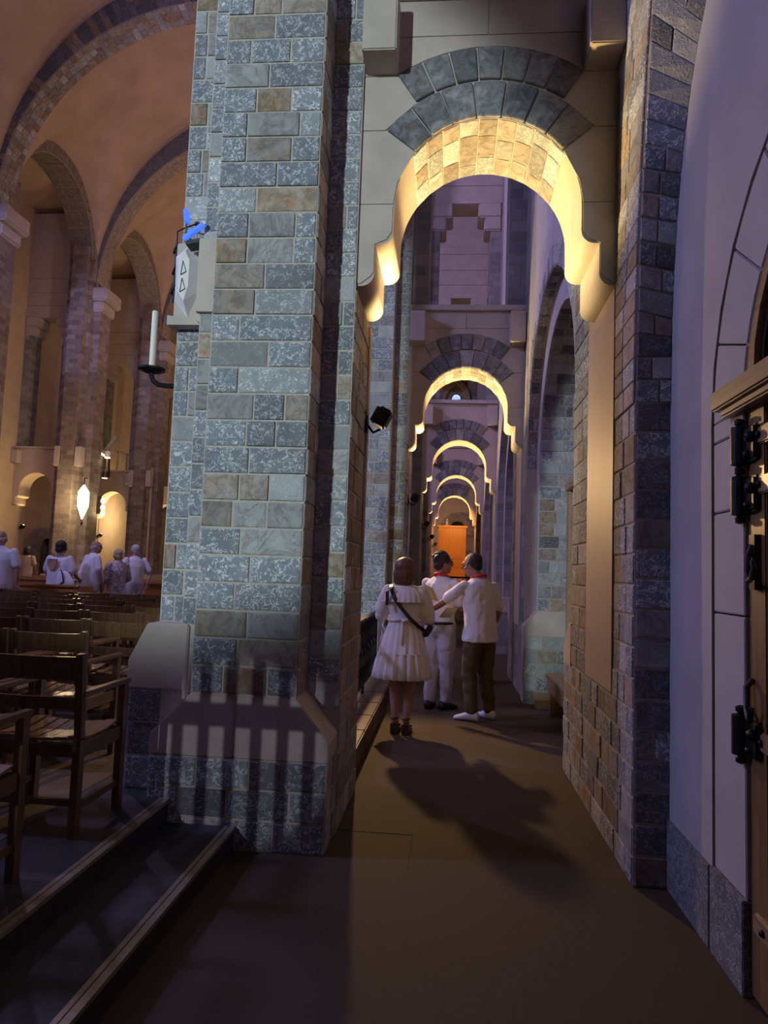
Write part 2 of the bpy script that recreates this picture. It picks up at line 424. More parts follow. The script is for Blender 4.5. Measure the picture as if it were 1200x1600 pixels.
# ---- compound pillars on the nave side of the aisle
def chamfer_plinth(t, xa, xb, xa2, xb2, y0, y1, z0, z1, z2, split=None):
    """cream plinth stones: full width xa2..xb2 up to z1, chamfered in to xa..xb at z2"""
    xs = [xa2, split, xb2] if split else [xa2, xb2]
    if split:
        MB().prism([(xa2, z0), (split-.004, z0), (split-.004, z2), (xa, z2), (xa2, z1)], 'y', y0, y1).build('plinth_block', 'cream', t, True, bevel=.006)
        MB().prism([(split+.004, z0), (xb2, z0), (xb2, z1), (xb, z2), (split+.004, z2)], 'y', y0, y1).build('plinth_block', 'cream', t, True, bevel=.006)
    else:
        MB().prism([(xa2, z0), (xb2, z0), (xb2, z1), (xb, z2), (xa, z2), (xa2, z1)], 'y', y0, y1).build('plinth_block', 'cream', t, True, bevel=.006)
def pillar(k, label):
    y = k*BAY                              # offset along the aisle
    t = thing('stone_pillar', label, 'pillar', (-1.12, 4.6+y, 0))
    tex = 'brickgrey'; ztop = 10.6
    core = 'mortar_pale' if k < 2 else tex
    MB().box(-1.75, XL, 4.30+y, 5.20+y, 0, ztop).build('core', core, t, True)
    MB().box(-1.42, -.82, 3.992+y, 4.31+y, .5, ztop).box(-1.42, -.82, 5.19+y, 5.52+y, 0, ztop).build('pilaster_core', core, t, True)
    MB().box(-1.55, -1.41, 4.142+y, 4.31+y, .5, ztop).build('shoulder_core', core, t, True)
    MB().box(-1.64, -.63, 3.99+y, 4.305+y, 0, .488).build('plinth_core', core, t, True)
    # cream chamfered plinths
    chamfer_plinth(t, -1.42, -.82, -1.645, -.622, 3.985+y, 4.30+y, .49, .60, .83, -1.16)
    MB().prism([(-1.855, .82), (-1.5, .82), (-1.5, 1.2), (-1.75, 1.2), (-1.855, .98)], 'y', 4.12+y, 4.9+y).build('plinth_block', 'cream', t, True, bevel=.006)
    MB().box(-1.84, -1.5, 4.13+y, 4.9+y, .1, .82).build('plinth_base', core, t, True)
    MB().prism([(5.19+y, .82), (5.62+y, .82), (5.62+y, .92), (5.50+y, 1.08), (5.19+y, 1.08)], 'x', -1.5, -.80).build('plinth_block', 'cream', t, True, bevel=.006)
    MB().box(-1.5, -.80, 5.19+y, 5.60+y, 0, .82).build('plinth_base', core, t, True)
    if k == 0:
        ft, fa = 5.0, -1.42
        face(t, (-1.64, 3.99, 0), (1, 0, 0), (0, -1, 0), 1.01, 0.0, .485, .16, .17, .36, GREY, 'tool')
        face(t, (-.63, 3.99, 0), (0, 1, 0), (1, 0, 0), .31, 0.0, .485, .16, .12, .26, WARM)
        face(t, (-1.42, 3.99, 0), (1, 0, 0), (0, -1, 0), .60, .835, 5.35, .157, .15, .36, FRONT, 'tool')
        face(t, (-.82, 3.99, 0), (0, 1, 0), (1, 0, 0), .31, .835, 5.35, .157, .14, .33, WARM)
        face(t, (-1.55, 4.14, 0), (1, 0, 0), (0, -1, 0), .13, 1.2, 5.35, .157, .14, .2, FRONT, 'tool')
        face(t, (-1.75, 4.30, 0), (1, 0, 0), (0, -1, 0), .20, 1.2, 5.5, .157, .08, .2, FRONT, 'tool')
        face(t, (-.82, 4.30, 0), (1, 0, 0), (0, -1, 0), .20, .72, 5.4, .157, .08, .2, FRONT, 'tool')
        face(t, (XL, 4.30, 0), (0, 1, 0), (1, 0, 0), .90, 0.0, 3.3, .157, .18, .40, WARM)
        face(t, (-1.84, 4.13, 0), (1, 0, 0), (0, -1, 0), .2, .25, .82, .19, .15, .2, GREY, 'dark')
    elif k == 1:
        face(t, (-1.30, 3.99+y, 0), (1, 0, 0), (0, -1, 0), .48, 1.0, 8.0, .157, .11, .30, FRONT, 'tool')
        face(t, (-.82, 4.30+y, 0), (1, 0, 0), (0, -1, 0), .20, .72, 8.0, .157, .08, .2, FRONT, 'tool')
        face(t, (XL, 4.30+y, 0), (0, 1, 0), (1, 0, 0), .90, 0.0, 3.3, .157, .18, .40, WARM)
    return t
PL = ['near stone pillar of blue-grey granite blocks with a cream chamfered plinth',
      'second stone pillar along the aisle, behind the woman in white',
      'third stone pillar along the nave side of the aisle',
      'fourth stone pillar along the nave side of the aisle',
      'farthest stone pillar along the nave side of the aisle, by the orange cabinet']
pillars = [pillar(k, PL[k]) for k in range(5)]
# pillar behind the camera, its mate in the row
# ---- transverse arches over the aisle
def half_profile():
    pts = [(.80, 3.33), (.775, 3.33)]
    for a in range(0, 91, 18): pts.append((.69+.08 - .08*sin(R(a)), 3.33+.08 - .08*cos(R(a))))
    pts += [(.69, 3.60), (.665, 3.60)]
    for a in range(0, 91, 18): pts.append((.58+.08 - .08*sin(R(a)), 3.60+.08 - .08*cos(R(a))))
    for a in range(0, 91, 5): pts.append((.58*cos(R(a)), 3.84+.58*sin(R(a))))
    return pts
HP = half_profile()
PROFILE = [(CX-x, z) for x, z in HP] + [(CX+x, z) for x, z in HP[::-1][1:]]
def arch_body(mb, prof, y0, y1, ztop, dx=0):
    """solid wall above an opening profile (left to right), plane facing -Y"""
    n = len(prof)
    for i in range(n-1):
        (xa, za), (xb, zb) = prof[i], prof[i+1]
        xa += dx; xb += dx
        if abs(xa-xb) > 1e-5:
            for yy in (y0, y1): mb.add([(xa, yy, za), (xb, yy, zb), (xb, yy, ztop), (xa, yy, ztop)], [(0, 1, 2, 3)])
            mb.add([(xa, y0, ztop), (xb, y0, ztop), (xb, y1, ztop), (xa, y1, ztop)], [(0, 1, 2, 3)])
        mb.add([(xa, y0, za), (xa, y1, za), (xb, y1, zb), (xb, y0, zb)], [(0, 1, 2, 3)])
def smooth_build(mb, name, mat, parent):
    o = mb.build(name, mat, parent, world=True)
    bm = bmesh.new(); bm.from_mesh(o.data); bmesh.ops.remove_doubles(bm, verts=bm.verts, dist=1e-4)
    bmesh.ops.recalc_face_normals(bm, faces=bm.faces); bm.to_mesh(o.data); bm.free()
    for p in o.data.polygons: p.use_smooth = True
    o.data.set_sharp_from_angle(angle=R(35)); return o
def pol(r, a): return (r*cos(R(a)), 3.84 + r*sin(R(a)))
def transverse_arch(y0, y1, label, detail, dx=0, upper=True, mirror=1, flat=None):
    t = thing('stone_arch', label, 'arch', (CX+dx, (y0+y1)/2, 3.33))
    mb = MB(); arch_body(mb, PROFILE, y0, y1, 5.22, dx)
    smooth_build(mb, 'arch_body', 'cream' if detail < 2 else 'strip', t)
    cx = CX+dx
    # voussoirs: two rings
    for (r0, r1, a0, a1, n) in ((.58, .82, 38, 142, 7), (.83, 1.05, 56, 124, 7)):
        for i in range(n):
            aa, ab = a0+(a1-a0)*i/n, a0+(a1-a0)*(i+1)/n
            P = [(cx+pol(r, a)[0], y0, pol(r, a)[1]) for r, a in ((r0, ab), (r0, aa), (r1, aa), (r1, ab))]
            if detail < 3:
                am = (aa+ab)/2
                # six-sided stone: curved inner and outer edge
                pts = [pol(r0+.004, ab-.5), pol(r0+.004, am), pol(r0+.004, aa+.5), pol(r1-.004, aa+.4), pol(r1-.004, am), pol(r1-.004, ab-.4)]
                pts = [(cx+a, b) for a, b in pts]
                MB().prism(pts, 'y', y0-.02-random.uniform(0, .006), y0+.03).build('voussoir', random.choice(['voussoir']*6 + ['grey', 'brown']), t, True, bevel=.004)
    if detail < 2:
        for s in (-1, 1):
            A = [(.80, 3.345), (.775, 3.345), (.715, 3.39), (.695, 3.42), (.695, 3.60), (.62, 3.63), (.59, 3.68), (.588, 3.853), (.80, 3.853)]
            B = [(.80, 3.862), (.588, 3.862), (.565, 4.0), (.467, 4.193), (.650, 4.341), (.80, 4.341)]
            C = [(.80, 4.35), (.652, 4.35), (.472, 4.515), (.597, 4.706), (.80, 4.706)]
            for P in (A, B, C):
                MB().prism([(cx+s*a, b) for a, b in P], 'y', y0-.008, y0+.02).build('face_block', 'cream', t, True)
        D = [(-.80, 4.715), (-.595, 4.715)] + [pol(1.058, a) for a in range(124, 55, -6)] + [(.595, 4.715), (.80, 4.715), (.80, 4.97), (-.80, 4.97)]
        MB().prism([(cx+a, b) for a, b in D], 'y', y0-.008, y0+.02).build('face_block', 'cream', t, True)
        MB().box(cx-.80, cx-.02, y0-.008, y0+.02, 4.978, 5.215).build('face_block', 'cream', t, True)
        MB().box(cx-.012, cx+.80, y0-.008, y0+.02, 4.978, 5.215).build('face_block', 'cream', t, True)
    if detail == 0 or detail == 1:
        # stones of the soffit
        n, rows = 9, 3; q = []
        W_ = y1-y0
        for i in range(n):
            aa, ab = 36+108*i/n, 36+108*(i+1)/n
            cuts = [0, random.uniform(.2, .36), random.uniform(.62, .80), 1]
            for a_, b_ in zip(cuts, cuts[1:]):
                P = [(cx+pol(.58, a)[0], y0+W_*f, pol(.58, a)[1]) for a, f in ((aa, a_), (ab, a_), (ab, b_), (aa, b_))]
                am = R((aa+ab)/2); q.append((P, (-cos(am), 0, -sin(am))))
        place_quads(t, q, ['tool2', 'brown', 'brown', 'grey', 'tool2'], 'soffit_stone', proud=.005, th=.02)
    # brackets flanking the arch
    for s in (-1, 1):
        MB().box(cx+s*.685-.105, cx+s*.685+.105, y0-.24, y0+.05, 4.72, 5.15).build('bracket', 'cream', t, True, bevel=.008)
    # ledge
    MB().box(cx-.80, cx+.80, y0-.06, y1+.06, 5.22, 5.30).build('ledge', 'cream', t, True, bevel=.006)
    if upper:
        for s in (-1, 1):
            MB().box(min(cx+s*.80, cx+s*.56), max(cx+s*.80, cx+s*.56), y0+.05, y1, 5.3, 9.75).build('upper_jamb', 'brickgrey', t, True)
            MB().box(min(cx+s*.80, cx+s*.42), max(cx+s*.80, cx+s*.42), y0, y1, 9.12, 9.42).build('upper_corbel', 'cream', t, True, bevel=.03)
            MB().box(min(cx+s*.80, cx+s*.28), max(cx+s*.80, cx+s*.28), y0, y1, 9.42, 9.75).build('upper_corbel', 'cream', t, True, bevel=.03)
        for i, (a, b) in enumerate(((9.75, 10.15), (10.16, 10.6), (10.61, 11.1), (11.11, 13.4))):
            MB().box(cx-.80, cx+.80, y0+.03, y1, a, b).build('lintel_course', 'cream', t, True, bevel=.004)
    else:
        for s in (-1, 1):
            MB().box(min(cx+s*.80, cx+s*.56), max(cx+s*.80, cx+s*.56), y0+.05, y1, 5.3, 8.0).build('upper_jamb', 'brickgrey', t, True)
    return t
AL = ['nearest arch over the aisle with a brightly lit golden soffit',
      'second lit arch over the aisle, above the three standing people',
      'third lit arch over the aisle, seen inside the second arch',
      'fourth arch over the aisle with a single rusty red stone in its ring',
      'farthest lit arch over the aisle, framing the orange cabinet']
arches = [transverse_arch(4.33+k*BAY, 4.97+k*BAY, AL[k], k if k < 3 else 2, upper=(k > 0)) for k in range(5)]

# floodlights that light each arch soffit, fixed on the pillar side with a cable conduit
def floodlight(k, label, y=None, dx=0, e=None):
    y = 5.02+k*BAY if y is None else y; z = 2.62
    t = thing('floodlight', label, 'floodlight', (XL+.013+dx, y, z), group='floodlights below the arches')
    MB().box(0, .012, -.05, .05, -.09, .03).build('wall_plate', 'iron', t, bevel=.003)
    MB().tube([(.008, 0, -.03), (.05, 0, -.085), (.10, -.0, -.06)], .010).build('arm', 'iron', t)
    m = Matrix.Translation((.115, -.01, .02)) @ Matrix.Rotation(R(28), 4, 'Y')
    h = MB().obox(m, .10, .15, .13).build('housing', 'iron', t, bevel=.014)
    MB().obox(m @ Matrix.Translation((0, 0, .0635)), .05, .09, .004).build('lens', 'spotglass', h)
    fin = MB()
    for i in range(5): fin.obox(m @ Matrix.Translation((-.055, -.05+i*.025, -.005)), .02, .006, .11)
    fin.build('cooling_fins', 'iron', h)
    MB().tube([(.006, 0, -1.1), (.006, 0, .68)], .011, 8).build('conduit', 'strip', t)
    L = light('floodlight_lamp', 'SPOT', (XL+.013+.16+dx, y-.01, z+.10), (CX+.24+dx, y-.27, 4.44), e or (400, 460, 430, 400, 420)[k], (1.0, .72, .30), .04, 86, .8)
FL = ['black floodlight on the near pillar below the brightest arch', 'black floodlight on the second pillar, above the woman in white',
      'small black floodlight on the third pillar', 'small black floodlight on the fourth pillar', 'smallest black floodlight, on the farthest pillar']
for k in range(5): floodlight(k, FL[k])

# ---- right-hand piers with the pale polished strip
def right_pier(k, label):
    y = k*BAY
    t = thing('wall_pier', label, 'pier', (1.2, 4.8+y, 0))
    y0, y1 = 3.89+y, 5.77+y
    core = 'mortar' if k == 0 else 'brickgrey'
    MB().box(XR, 1.9, y0, y1, 0, 13).build('core', core, t, True)
    MB().box(XR-.012, XR+.05, 4.35+y, 5.17+y, .88, 5.6 if k == 0 else 4.0).build('polished_strip', 'strip', t, True, bevel=.012)
    MB().prism([(y1-.02, .86), (y1+.33, .86), (y1+.33, 1.0), (y1+.10, 1.2), (y1-.02, 1.2)][:5], 'x', XR-.012, 1.14).build('plinth_block', 'cream', t, True, bevel=.006)
    MB().box(XR, 1.14, y1-.02, y1+.33, 0, .86).build('plinth_core', core, t, True)
    if k == 0:
        face(t, (XR, y1+.33, 0), (0, -1, 0), (-1, 0, 0), y1+.33-y0, 0, .88, .155, .12, .34, WARM+['tool']*3, 'tool')
        face(t, (XR, 4.34, 0), (0, -1, 0), (-1, 0, 0), 4.34-y0, .88, 2.5, .155, .13, .30, WARM+['tool']*3, 'tool')
        face(t, (XR, y1, 0), (0, -1, 0), (-1, 0, 0), y1-5.18, .88, 5.5, .155, .2, .40, WARM+['tool']*3, 'tool')
        face(t, (XR, y0, 0), (1, 0, 0), (0, -1, 0), .19, 0, 2.5, .155, .1, .2, GREY, 'dark')
    if k == 1:
        face(t, (XR, y0, 0), (1, 0, 0), (0, -1, 0), .16, 0, 3.0, .155, .09, .17, GREY, 'dark')
    return t
RL = ['near right-hand granite pier with a pale polished strip, beside the white wall',
      'second right-hand pier behind the man in olive trousers', 'third right-hand pier along the aisle',
      'fourth right-hand pier along the aisle', 'farthest right-hand pier, beside the orange cabinet']
rpiers = [right_pier(k, RL[k]) for k in range(5)]

# splayed arch springing from the near pier over the doorway: stones of its soffit and face
PO = [(3.90, 2.50), (3.885, 2.75), (3.87, 3.0), (3.85, 3.25), (3.82, 3.5), (3.78, 3.75), (3.735, 4.0), (3.685, 4.25), (3.62, 4.5), (3.55, 4.75), (3.46, 5.0), (3.3, 5.35)]   # outer edge (Y,z) at X=XR
PI_ = [(3.88, 2.50), (3.87, 2.75), (3.865, 2.95), (3.83, 3.2), (3.785, 3.45), (3.72, 3.68), (3.65, 3.87), (3.56, 4.05), (3.46, 4.2), (3.34, 4.33), (3.2, 4.45), (2.9, 4.62)]   # inner edge at X=1.16
t = thing('door_arch', 'dark granite arch curving up from the near right pier over the doorway', 'arch', (1.07, 3.6, 2.5))
mb = MB()
for i in range(len(PO)-1):
    a, b = (XR, *PO[i]), (XR, *PO[i+1]); c, d = (1.18, *PI_[i+1]), (1.18, *PI_[i])
    mb.add([a, b, c, d], [(0, 1, 2, 3)])
    mb.add([a, b, (XR, 4.34, PO[i+1][1]), (XR, 4.34, PO[i][1])], [(0, 1, 2, 3)])
mb.build('arch_core', 'mortar', t, True)
sub = 1
for i in range(len(PO)-1):
    L = lambda A, B, f: tuple(A[j]+(B[j]-A[j])*f for j in range(3))
    o0, o1, i0, i1 = (XR, *PO[i]), (XR, *PO[i+1]), (1.165, *PI_[i]), (1.165, *PI_[i+1])
    for g0, g1 in ((0, .5), (.5, 1)):
        f = random.uniform(.35, .7)
        qa, qb = L(o0, o1, g0), L(o0, o1, g1); ra, rb = L(i0, i1, g0), L(i0, i1, g1)
        cuts = [0, f, 1] if random.random() < .6 else [0, 1]
        for c0, c1 in zip(cuts, cuts[1:]):
            P = [L(qa, ra, c0), L(qa, ra, c1), L(qb, rb, c1), L(qb, rb, c0)]
            place_quads(t, [(P, (0, -1, -.12))], GREY, 'soffit_stone')
        # face stones towards the aisle
        e = 4.335; s0 = random.uniform(.4, .6)
        for (u0, u1) in ((0, s0), (s0, 1)):
            P = [(XR, qa[1]+(e-qa[1])*u0, qa[2]), (XR, qb[1]+(e-qb[1])*u0, qb[2]), (XR, qb[1]+(e-qb[1])*u1, qb[2]), (XR, qa[1]+(e-qa[1])*u1, qa[2])]
            place_quads(t, [(P, (-1, 0, 0))], WARM+['tool2']*5, 'face_stone')

# ---- right wall by the doorway: plaster, stone surround, skirting
XW = 1.16; DC, DR, DZ = 2.13, .82, 2.25         # door arch centre, radius, springing
def door_prof(r, n=14):
    return [(DC-r, 0.0), (DC-r, DZ)] + [(DC - r*cos(pi*i/n), DZ + r*sin(pi*i/n)) for i in range(1, n)] + [(DC+r, DZ), (DC+r, 0.0)]
def arch_wall_x(mb, x0, x1, ya, yb, ztop, prof):
    """wall whose faces look along X, from ya to yb, with an opening"""
    pr = [(ya, 0)] + prof + [(yb, 0)]
    for x in (x0, x1):
        mb.add([(x, ya, 0), (x, prof[0][0], 0), (x, prof[0][0], ztop), (x, ya, ztop)], [(0, 1, 2, 3)])
        mb.add([(x, prof[-1][0], 0), (x, yb, 0), (x, yb, ztop), (x, prof[-1][0], ztop)], [(0, 1, 2, 3)])
    for (a, za), (b, zb) in zip(prof, prof[1:]):
        if abs(a-b) > 1e-6:
            for x in (x0, x1): mb.add([(x, a, za), (x, b, zb), (x, b, ztop), (x, a, ztop)], [(0, 1, 2, 3)])
        mb.add([(x0, a, za), (x1, a, za), (x1, b, zb), (x0, b, zb)], [(0, 1, 2, 3)])
mb = MB(); arch_wall_x(mb, XW, 1.5, -4, 3.95, 9, door_prof(1.16)); struct('wall_right', mb, 'plaster', 'pale plaster wall around the wooden door')
su = thing('door_surround', 'pale stone block surround of the wooden door', 'door surround', (XW, DC, 0))
for s in (-1, 1):
    for z0, z1 in ((.355, 1.42), (1.428, 1.85), (1.858, 2.16), (2.168, 2.25)):
        a, b = DC+s*DR, DC+s*1.140
        MB().box(XW+.004, 1.42, min(a, b), max(a, b), z0, z1).build('surround_block', 'plaster', su, True, bevel=.004)
ang = [0, 18, 38, 58, 79, 101, 122, 142, 162, 180]
for a0, a1 in zip(ang, ang[1:]):
    pts = [(DC+r*cos(R(a)), DZ+r*sin(R(a))) for r, seq in ((DR, (a0+.25, (a0*2+a1)/3, (a0+a1*2)/3, a1-.25)), (1.140, (a1-.2, (a0+a1*2)/3, (a0*2+a1)/3, a0+.2))) for a in seq]
    MB().prism(pts, 'x', XW+.004, 1.42).build('surround_block', 'plaster', su, True, bevel=.004)
for s in (-1, 1):
    a, b = DC+s*DR, DC+s*1.16
    MB().box(XW-.012, 1.42, min(a, b), max(a, b), 0, .35).build('base_block', 'dark', su, True, bevel=.004)
struct('baseboard_right', MB().box(XW-.014, XW+.02, DC+1.172, 3.90, 0, .345), 'dark', 'dark stone skirting between the door and the near pier', bevel=.004)

# ---- the wooden door
dr = thing('wooden_door', 'tall dark oak plank door with black iron hinges at the right edge', 'door', (1.25, DC, 0))
nb = 12
for i in range(nb):
    ya, yb = DC-DR+2*DR*i/nb, DC-DR+2*DR*(i+1)/nb
    MB().box(1.205, 1.25, ya+.004, yb-.004, .02, 2.27).build('plank', 'oak', dr, True, bevel=.005)
MB().box(1.178, 1.21, DC+DR-.16, DC+DR-.01, .02, 2.27).build('stile', 'oak', dr, True, bevel=.006)
MB().box(1.178, 1.21, DC-DR+.01, DC-DR+.16, .02, 2.27).build('stile', 'oak', dr, True, bevel=.006)
MB().box(1.17, 1.21, DC-.07, DC+.07, .02, 2.27).build('stile', 'oak', dr, True, bevel=.006)
for z in (.3, .97, 1.93, 2.12):
    for a, b in ((DC-DR+.05, DC-.07), (DC+.07, DC+DR-.05)):
        r_ = MB().box(1.166, 1.21, a, b, z-.035, z+.035).build('door_rail', 'oak2', dr, True, bevel=.006)
        bo = MB()
        for f in (.12, .37, .62, .87): bo.ell((1.164, a+(b-a)*f, z), .014, seg=8, rings=6)
        bo.build('bolts', 'iron', dr, True, smooth=True)
for z in (.97, 1.90, 2.10):     # barrel hinges
    h = MB().lathe([(.006, -.112), (.02, -.105), (.02, -.09), (.010, -.082), (.034, -.075), (.034, .075), (.010, .082), (.02, .09), (.02, .105), (.006, .112)], 14, (1.150, DC+DR+.005, z)).build('hinge', 'iron', dr, True, smooth=True)
    h2 = MB().box(1.152, 1.180, DC+DR-.13, DC+DR, z-.07, z+.07).build('hinge_plate', 'iron', dr, True, bevel=.01)
    MB().ell((1.148, DC+DR-.10, z+.02), .022, seg=8, rings=6).ell((1.148, DC+DR-.07, z-.045), .016, seg=8, rings=6).build('hinge_bolts', 'iron', dr, True, smooth=True)
hk = [(1.155, DC+DR-.10, 1.70), (1.14, DC+DR-.10, 1.66), (1.135, DC+DR-.10, 1.60), (1.13, DC+DR-.13, 1.565), (1.125, DC+DR-.17, 1.575), (1.125, DC+DR-.185, 1.61), (1.13, DC+DR-.165, 1.635)]
MB().tube(hk, .012, 8).box(1.152, 1.180, DC+DR-.125, DC+DR-.075, 1.53, 1.74).build('hook', 'irondk', dr, True, smooth=True)
hk2 = [(1.175, DC+DR-.05, 1.19), (1.15, DC+DR-.05, 1.16), (1.145, DC+DR-.06, 1.08), (1.14, DC+DR-.10, 1.04), (1.14, DC+DR-.12, 1.09)]
MB().tube(hk2, .012, 8).build('hook', 'irondk', dr, True, smooth=True)
tr = thing('door_transom', 'oak transom beam with arched oak panel over the door', 'transom', (1.25, DC, 2.3))
MB().box(1.10, 1.30, DC-1.0, DC+1.0, 2.275, 2.36).build('beam', 'oak2', tr, True, bevel=.008)
MB().box(1.12, 1.30, DC-.95, DC+.95, 2.24, 2.275).build('moulding', 'oak2', tr, True, bevel=.008)
arc = [(DC+DR*.995*cos(R(a)), 2.36+(DR*.995)*sin(R(a))*.86) for a in range(0, 181, 12)]
MB().prism(arc, 'x', 1.235, 1.26).build('arched_panel', 'oak', tr, True)
ring = MB(); rin = MB()
for a0 in range(0, 180, 12):
    P = [(DC+r*cos(R(a)), 2.36+r*sin(R(a))*.86) for r, a in ((DR*.995, a0), (DR*.995, a0+12), (DR*.90, a0+12), (DR*.90, a0))]
    ring.prism(P, 'x', 1.17, 1.235)
    P = [(DC+r*cos(R(a)), 2.36+r*sin(R(a))*.86) for r, a in ((DR*.895, a0), (DR*.895, a0+12), (DR*.85, a0+12), (DR*.85, a0))]
    rin.prism(P, 'x', 1.19, 1.24)
ring.build('arched_frame', 'oak2', tr, True); rin.build('iron_band', 'iron', tr, True)
for s in (.62, .3, -.02, -.34, -.66):
    MB().box(1.20, 1.24, DC+s-.012, DC+s+.012, 2.36, 2.36+.72*math.sqrt(max(0.05, 1-(s/.82)**2))*.9).build('panel_rib', 'oak2', tr, True)

# ---- right-hand wall bays beyond the near pier: two nested arches and a deep recess
def semicirc(c, r, zs, n=16):
    return [(c-r, 0.0), (c-r, zs)] + [(c-r*cos(pi*i/n), zs+r*sin(pi*i/n)) for i in range(1, n)] + [(c+r, zs), (c+r, 0.0)]
for k in range(1, 5):
    y0, y1 = 5.77+(k-1)*BAY, 3.89+k*BAY
    c = (y0+y1)/2; r1 = (y1-y0)/2-.02; r2 = r1-.22
    mb = MB(); arch_wall_x(mb, XR+.005, 1.12, y0, y1, 13, semicirc(c, r1, 2.95))
    w1 = struct('wall_right', mb, 'plaster')
    mb = MB(); arch_wall_x(mb, 1.12, 2.3, y0, y1, 13, semicirc(c, r2, 2.85))
    w2 = struct('wall_right', mb, 'plaster')
    mb = MB(); pr = semicirc(c, r2-.004, 2.846)
    for (a, za), (b, zb) in zip(pr, pr[1:]): mb.add([(1.125, a, za), (2.3, a, za), (2.3, b, zb), (1.125, b, zb)], [(0, 1, 2, 3)])
    struct('wall_right', mb, 'mortar' if k == 1 else 'brickgrey')
    mb = MB(); pr = semicirc(c, r1-.004, 2.946)
    for (a, za), (b, zb) in zip(pr, pr[1:]): mb.add([(XR+.008, a, za), (1.12, a, za), (1.12, b, zb), (XR+.008, b, zb)], [(0, 1, 2, 3)])
    struct('wall_right', mb, 'mortar' if k == 1 else 'brickgrey')
    struct('wall_right', MB().box(2.3, 2.5, y0, y1, 0, 13), 'plaster')
    # plinth of the far jamb
    t = thing('jamb_plinth', ['', 'cream chamfered plinth of the recess behind the man in olive trousers', 'cream chamfered plinth in the second wall recess', 'cream chamfered plinth in the third wall recess', 'cream chamfered plinth in the farthest wall recess'][k], 'plinth', (1.2, y1-.2, 0))
    yj = c+r2
    MB().prism([(.955, .82), (2.25, .82), (2.25, 1.13), (1.13, 1.13), (.955, .93)], 'y', yj-.10, y1-.01).build('plinth_cap', 'cream', t, True, bevel=.006)
    MB().box(.965, 2.25, yj-.09, y1-.01, 0, .82).build('plinth_body', 'mortar' if k == 1 else 'brickgrey', t, True)
    if k == 1:
        face(t, (.965, yj-.09, 0), (1, 0, 0), (0, -1, 0), .75, 0, .82, .165, .14, .3, GREY+['green']*3)
        tj = thing('recess_stonework', 'grey-green granite jamb of the recess behind the wooden bench', 'jamb', (1.5, yj, 1.13))
        face(tj, (1.125, yj, 0), (1, 0, 0), (0, -1, 0), .75, 1.13, 2.85, .157, .12, .3, ['green']*4+['tool']*3+['grey']*3+['rust', 'dark', 'brown'])
        q = []
        for i in range(0, 17):
            a0, a1 = 5.3*i, 5.3*(i+1)
            cuts = sorted([0] + [random.uniform(.15, .4), random.uniform(.45, .75)] + [1])
            for f0, f1 in zip(cuts, cuts[1:]):
                xa, xb = 1.125+.75*f0, 1.125+.75*f1
                P = [(x, c+(r2-.004)*cos(R(a)), 2.85+(r2-.004)*sin(R(a))) for x, a in ((xa, a0), (xb, a0), (xb, a1), (xa, a1))]
                am = R((a0+a1)/2); q.append((P, (0, -cos(am), -sin(am))))
        place_quads(tj, q, ['green', 'tool', 'dark', 'dark', 'grey'], 'soffit_stone')
        q = []
        for i in range(0, 20):
            a0, a1 = 5.2*i, 5.2*(i+1)
            f = random.uniform(.35, .65); cuts = [0, f, 1] if i % 2 else [0, 1]
            for f0, f1 in zip(cuts, cuts[1:]):
                xa, xb = XR+.01+.11*f0, XR+.01+.11*f1
                P = [(x, c+(r1-.004)*cos(R(a)), 2.95+(r1-.004)*sin(R(a))) for x, a in ((xa, a0), (xb, a0), (xb, a1), (xa, a1))]
                am = R((a0+a1)/2); q.append((P, (0, -cos(am), -sin(am))))
        place_quads(tj, q, ['dark', 'dark', 'tool', 'brown'], 'soffit_stone')
        # squared stones edging the arch on the aisle face
        q = []
        for i in range(2, 30):
            a0, a1 = 5*i, 5*(i+1); d = random.uniform(.14, .28)
            P = [(XR+.004, c+rr*cos(R(a)), 2.95+rr*sin(R(a))) for rr, a in ((r1, a0), (r1+d, a0), (r1+d, a1), (r1, a1))]
            if max(p[1] for p in P) < y1-.01 and min(p[1] for p in P) > y0+.01: q.append((P, (-1, 0, 0)))
        place_quads(tj, q, ['tool2', 'grey', 'tool2'], 'face_stone', proud=.008, th=.02)
# confessional standing in the first recess: only its near edge shows
cf = thing('confessional', 'dark wooden confessional standing in the wall recess, mostly hidden by the near pier', 'confessional', (1.75, 8.1, 0))
MB().box(1.46, 2.2, 7.2, 8.66, 0, 2.6).build('body', 'oak', cf, True, bevel=.01)
MB().box(1.40, 1.48, 8.56, 8.70, 0, 2.58).build('corner_post', 'oak2', cf, True, bevel=.008)
MB().box(1.38, 2.22, 7.15, 8.74, 2.58, 2.68).build('cornice', 'oak2', cf, True, bevel=.012)
for i in range(3): MB().box(1.445, 1.465, 7.3+i*.42, 7.66+i*.42, .3, 2.4).build('panel', 'oak', cf, True, bevel=.006)
# end wall
mb = MB()
struct('wall_end', MB().box(-2.2, 2.6, 36.0, 36.4, 0, 13.5), 'tan', 'plain ochre wall closing the far end of the aisle')

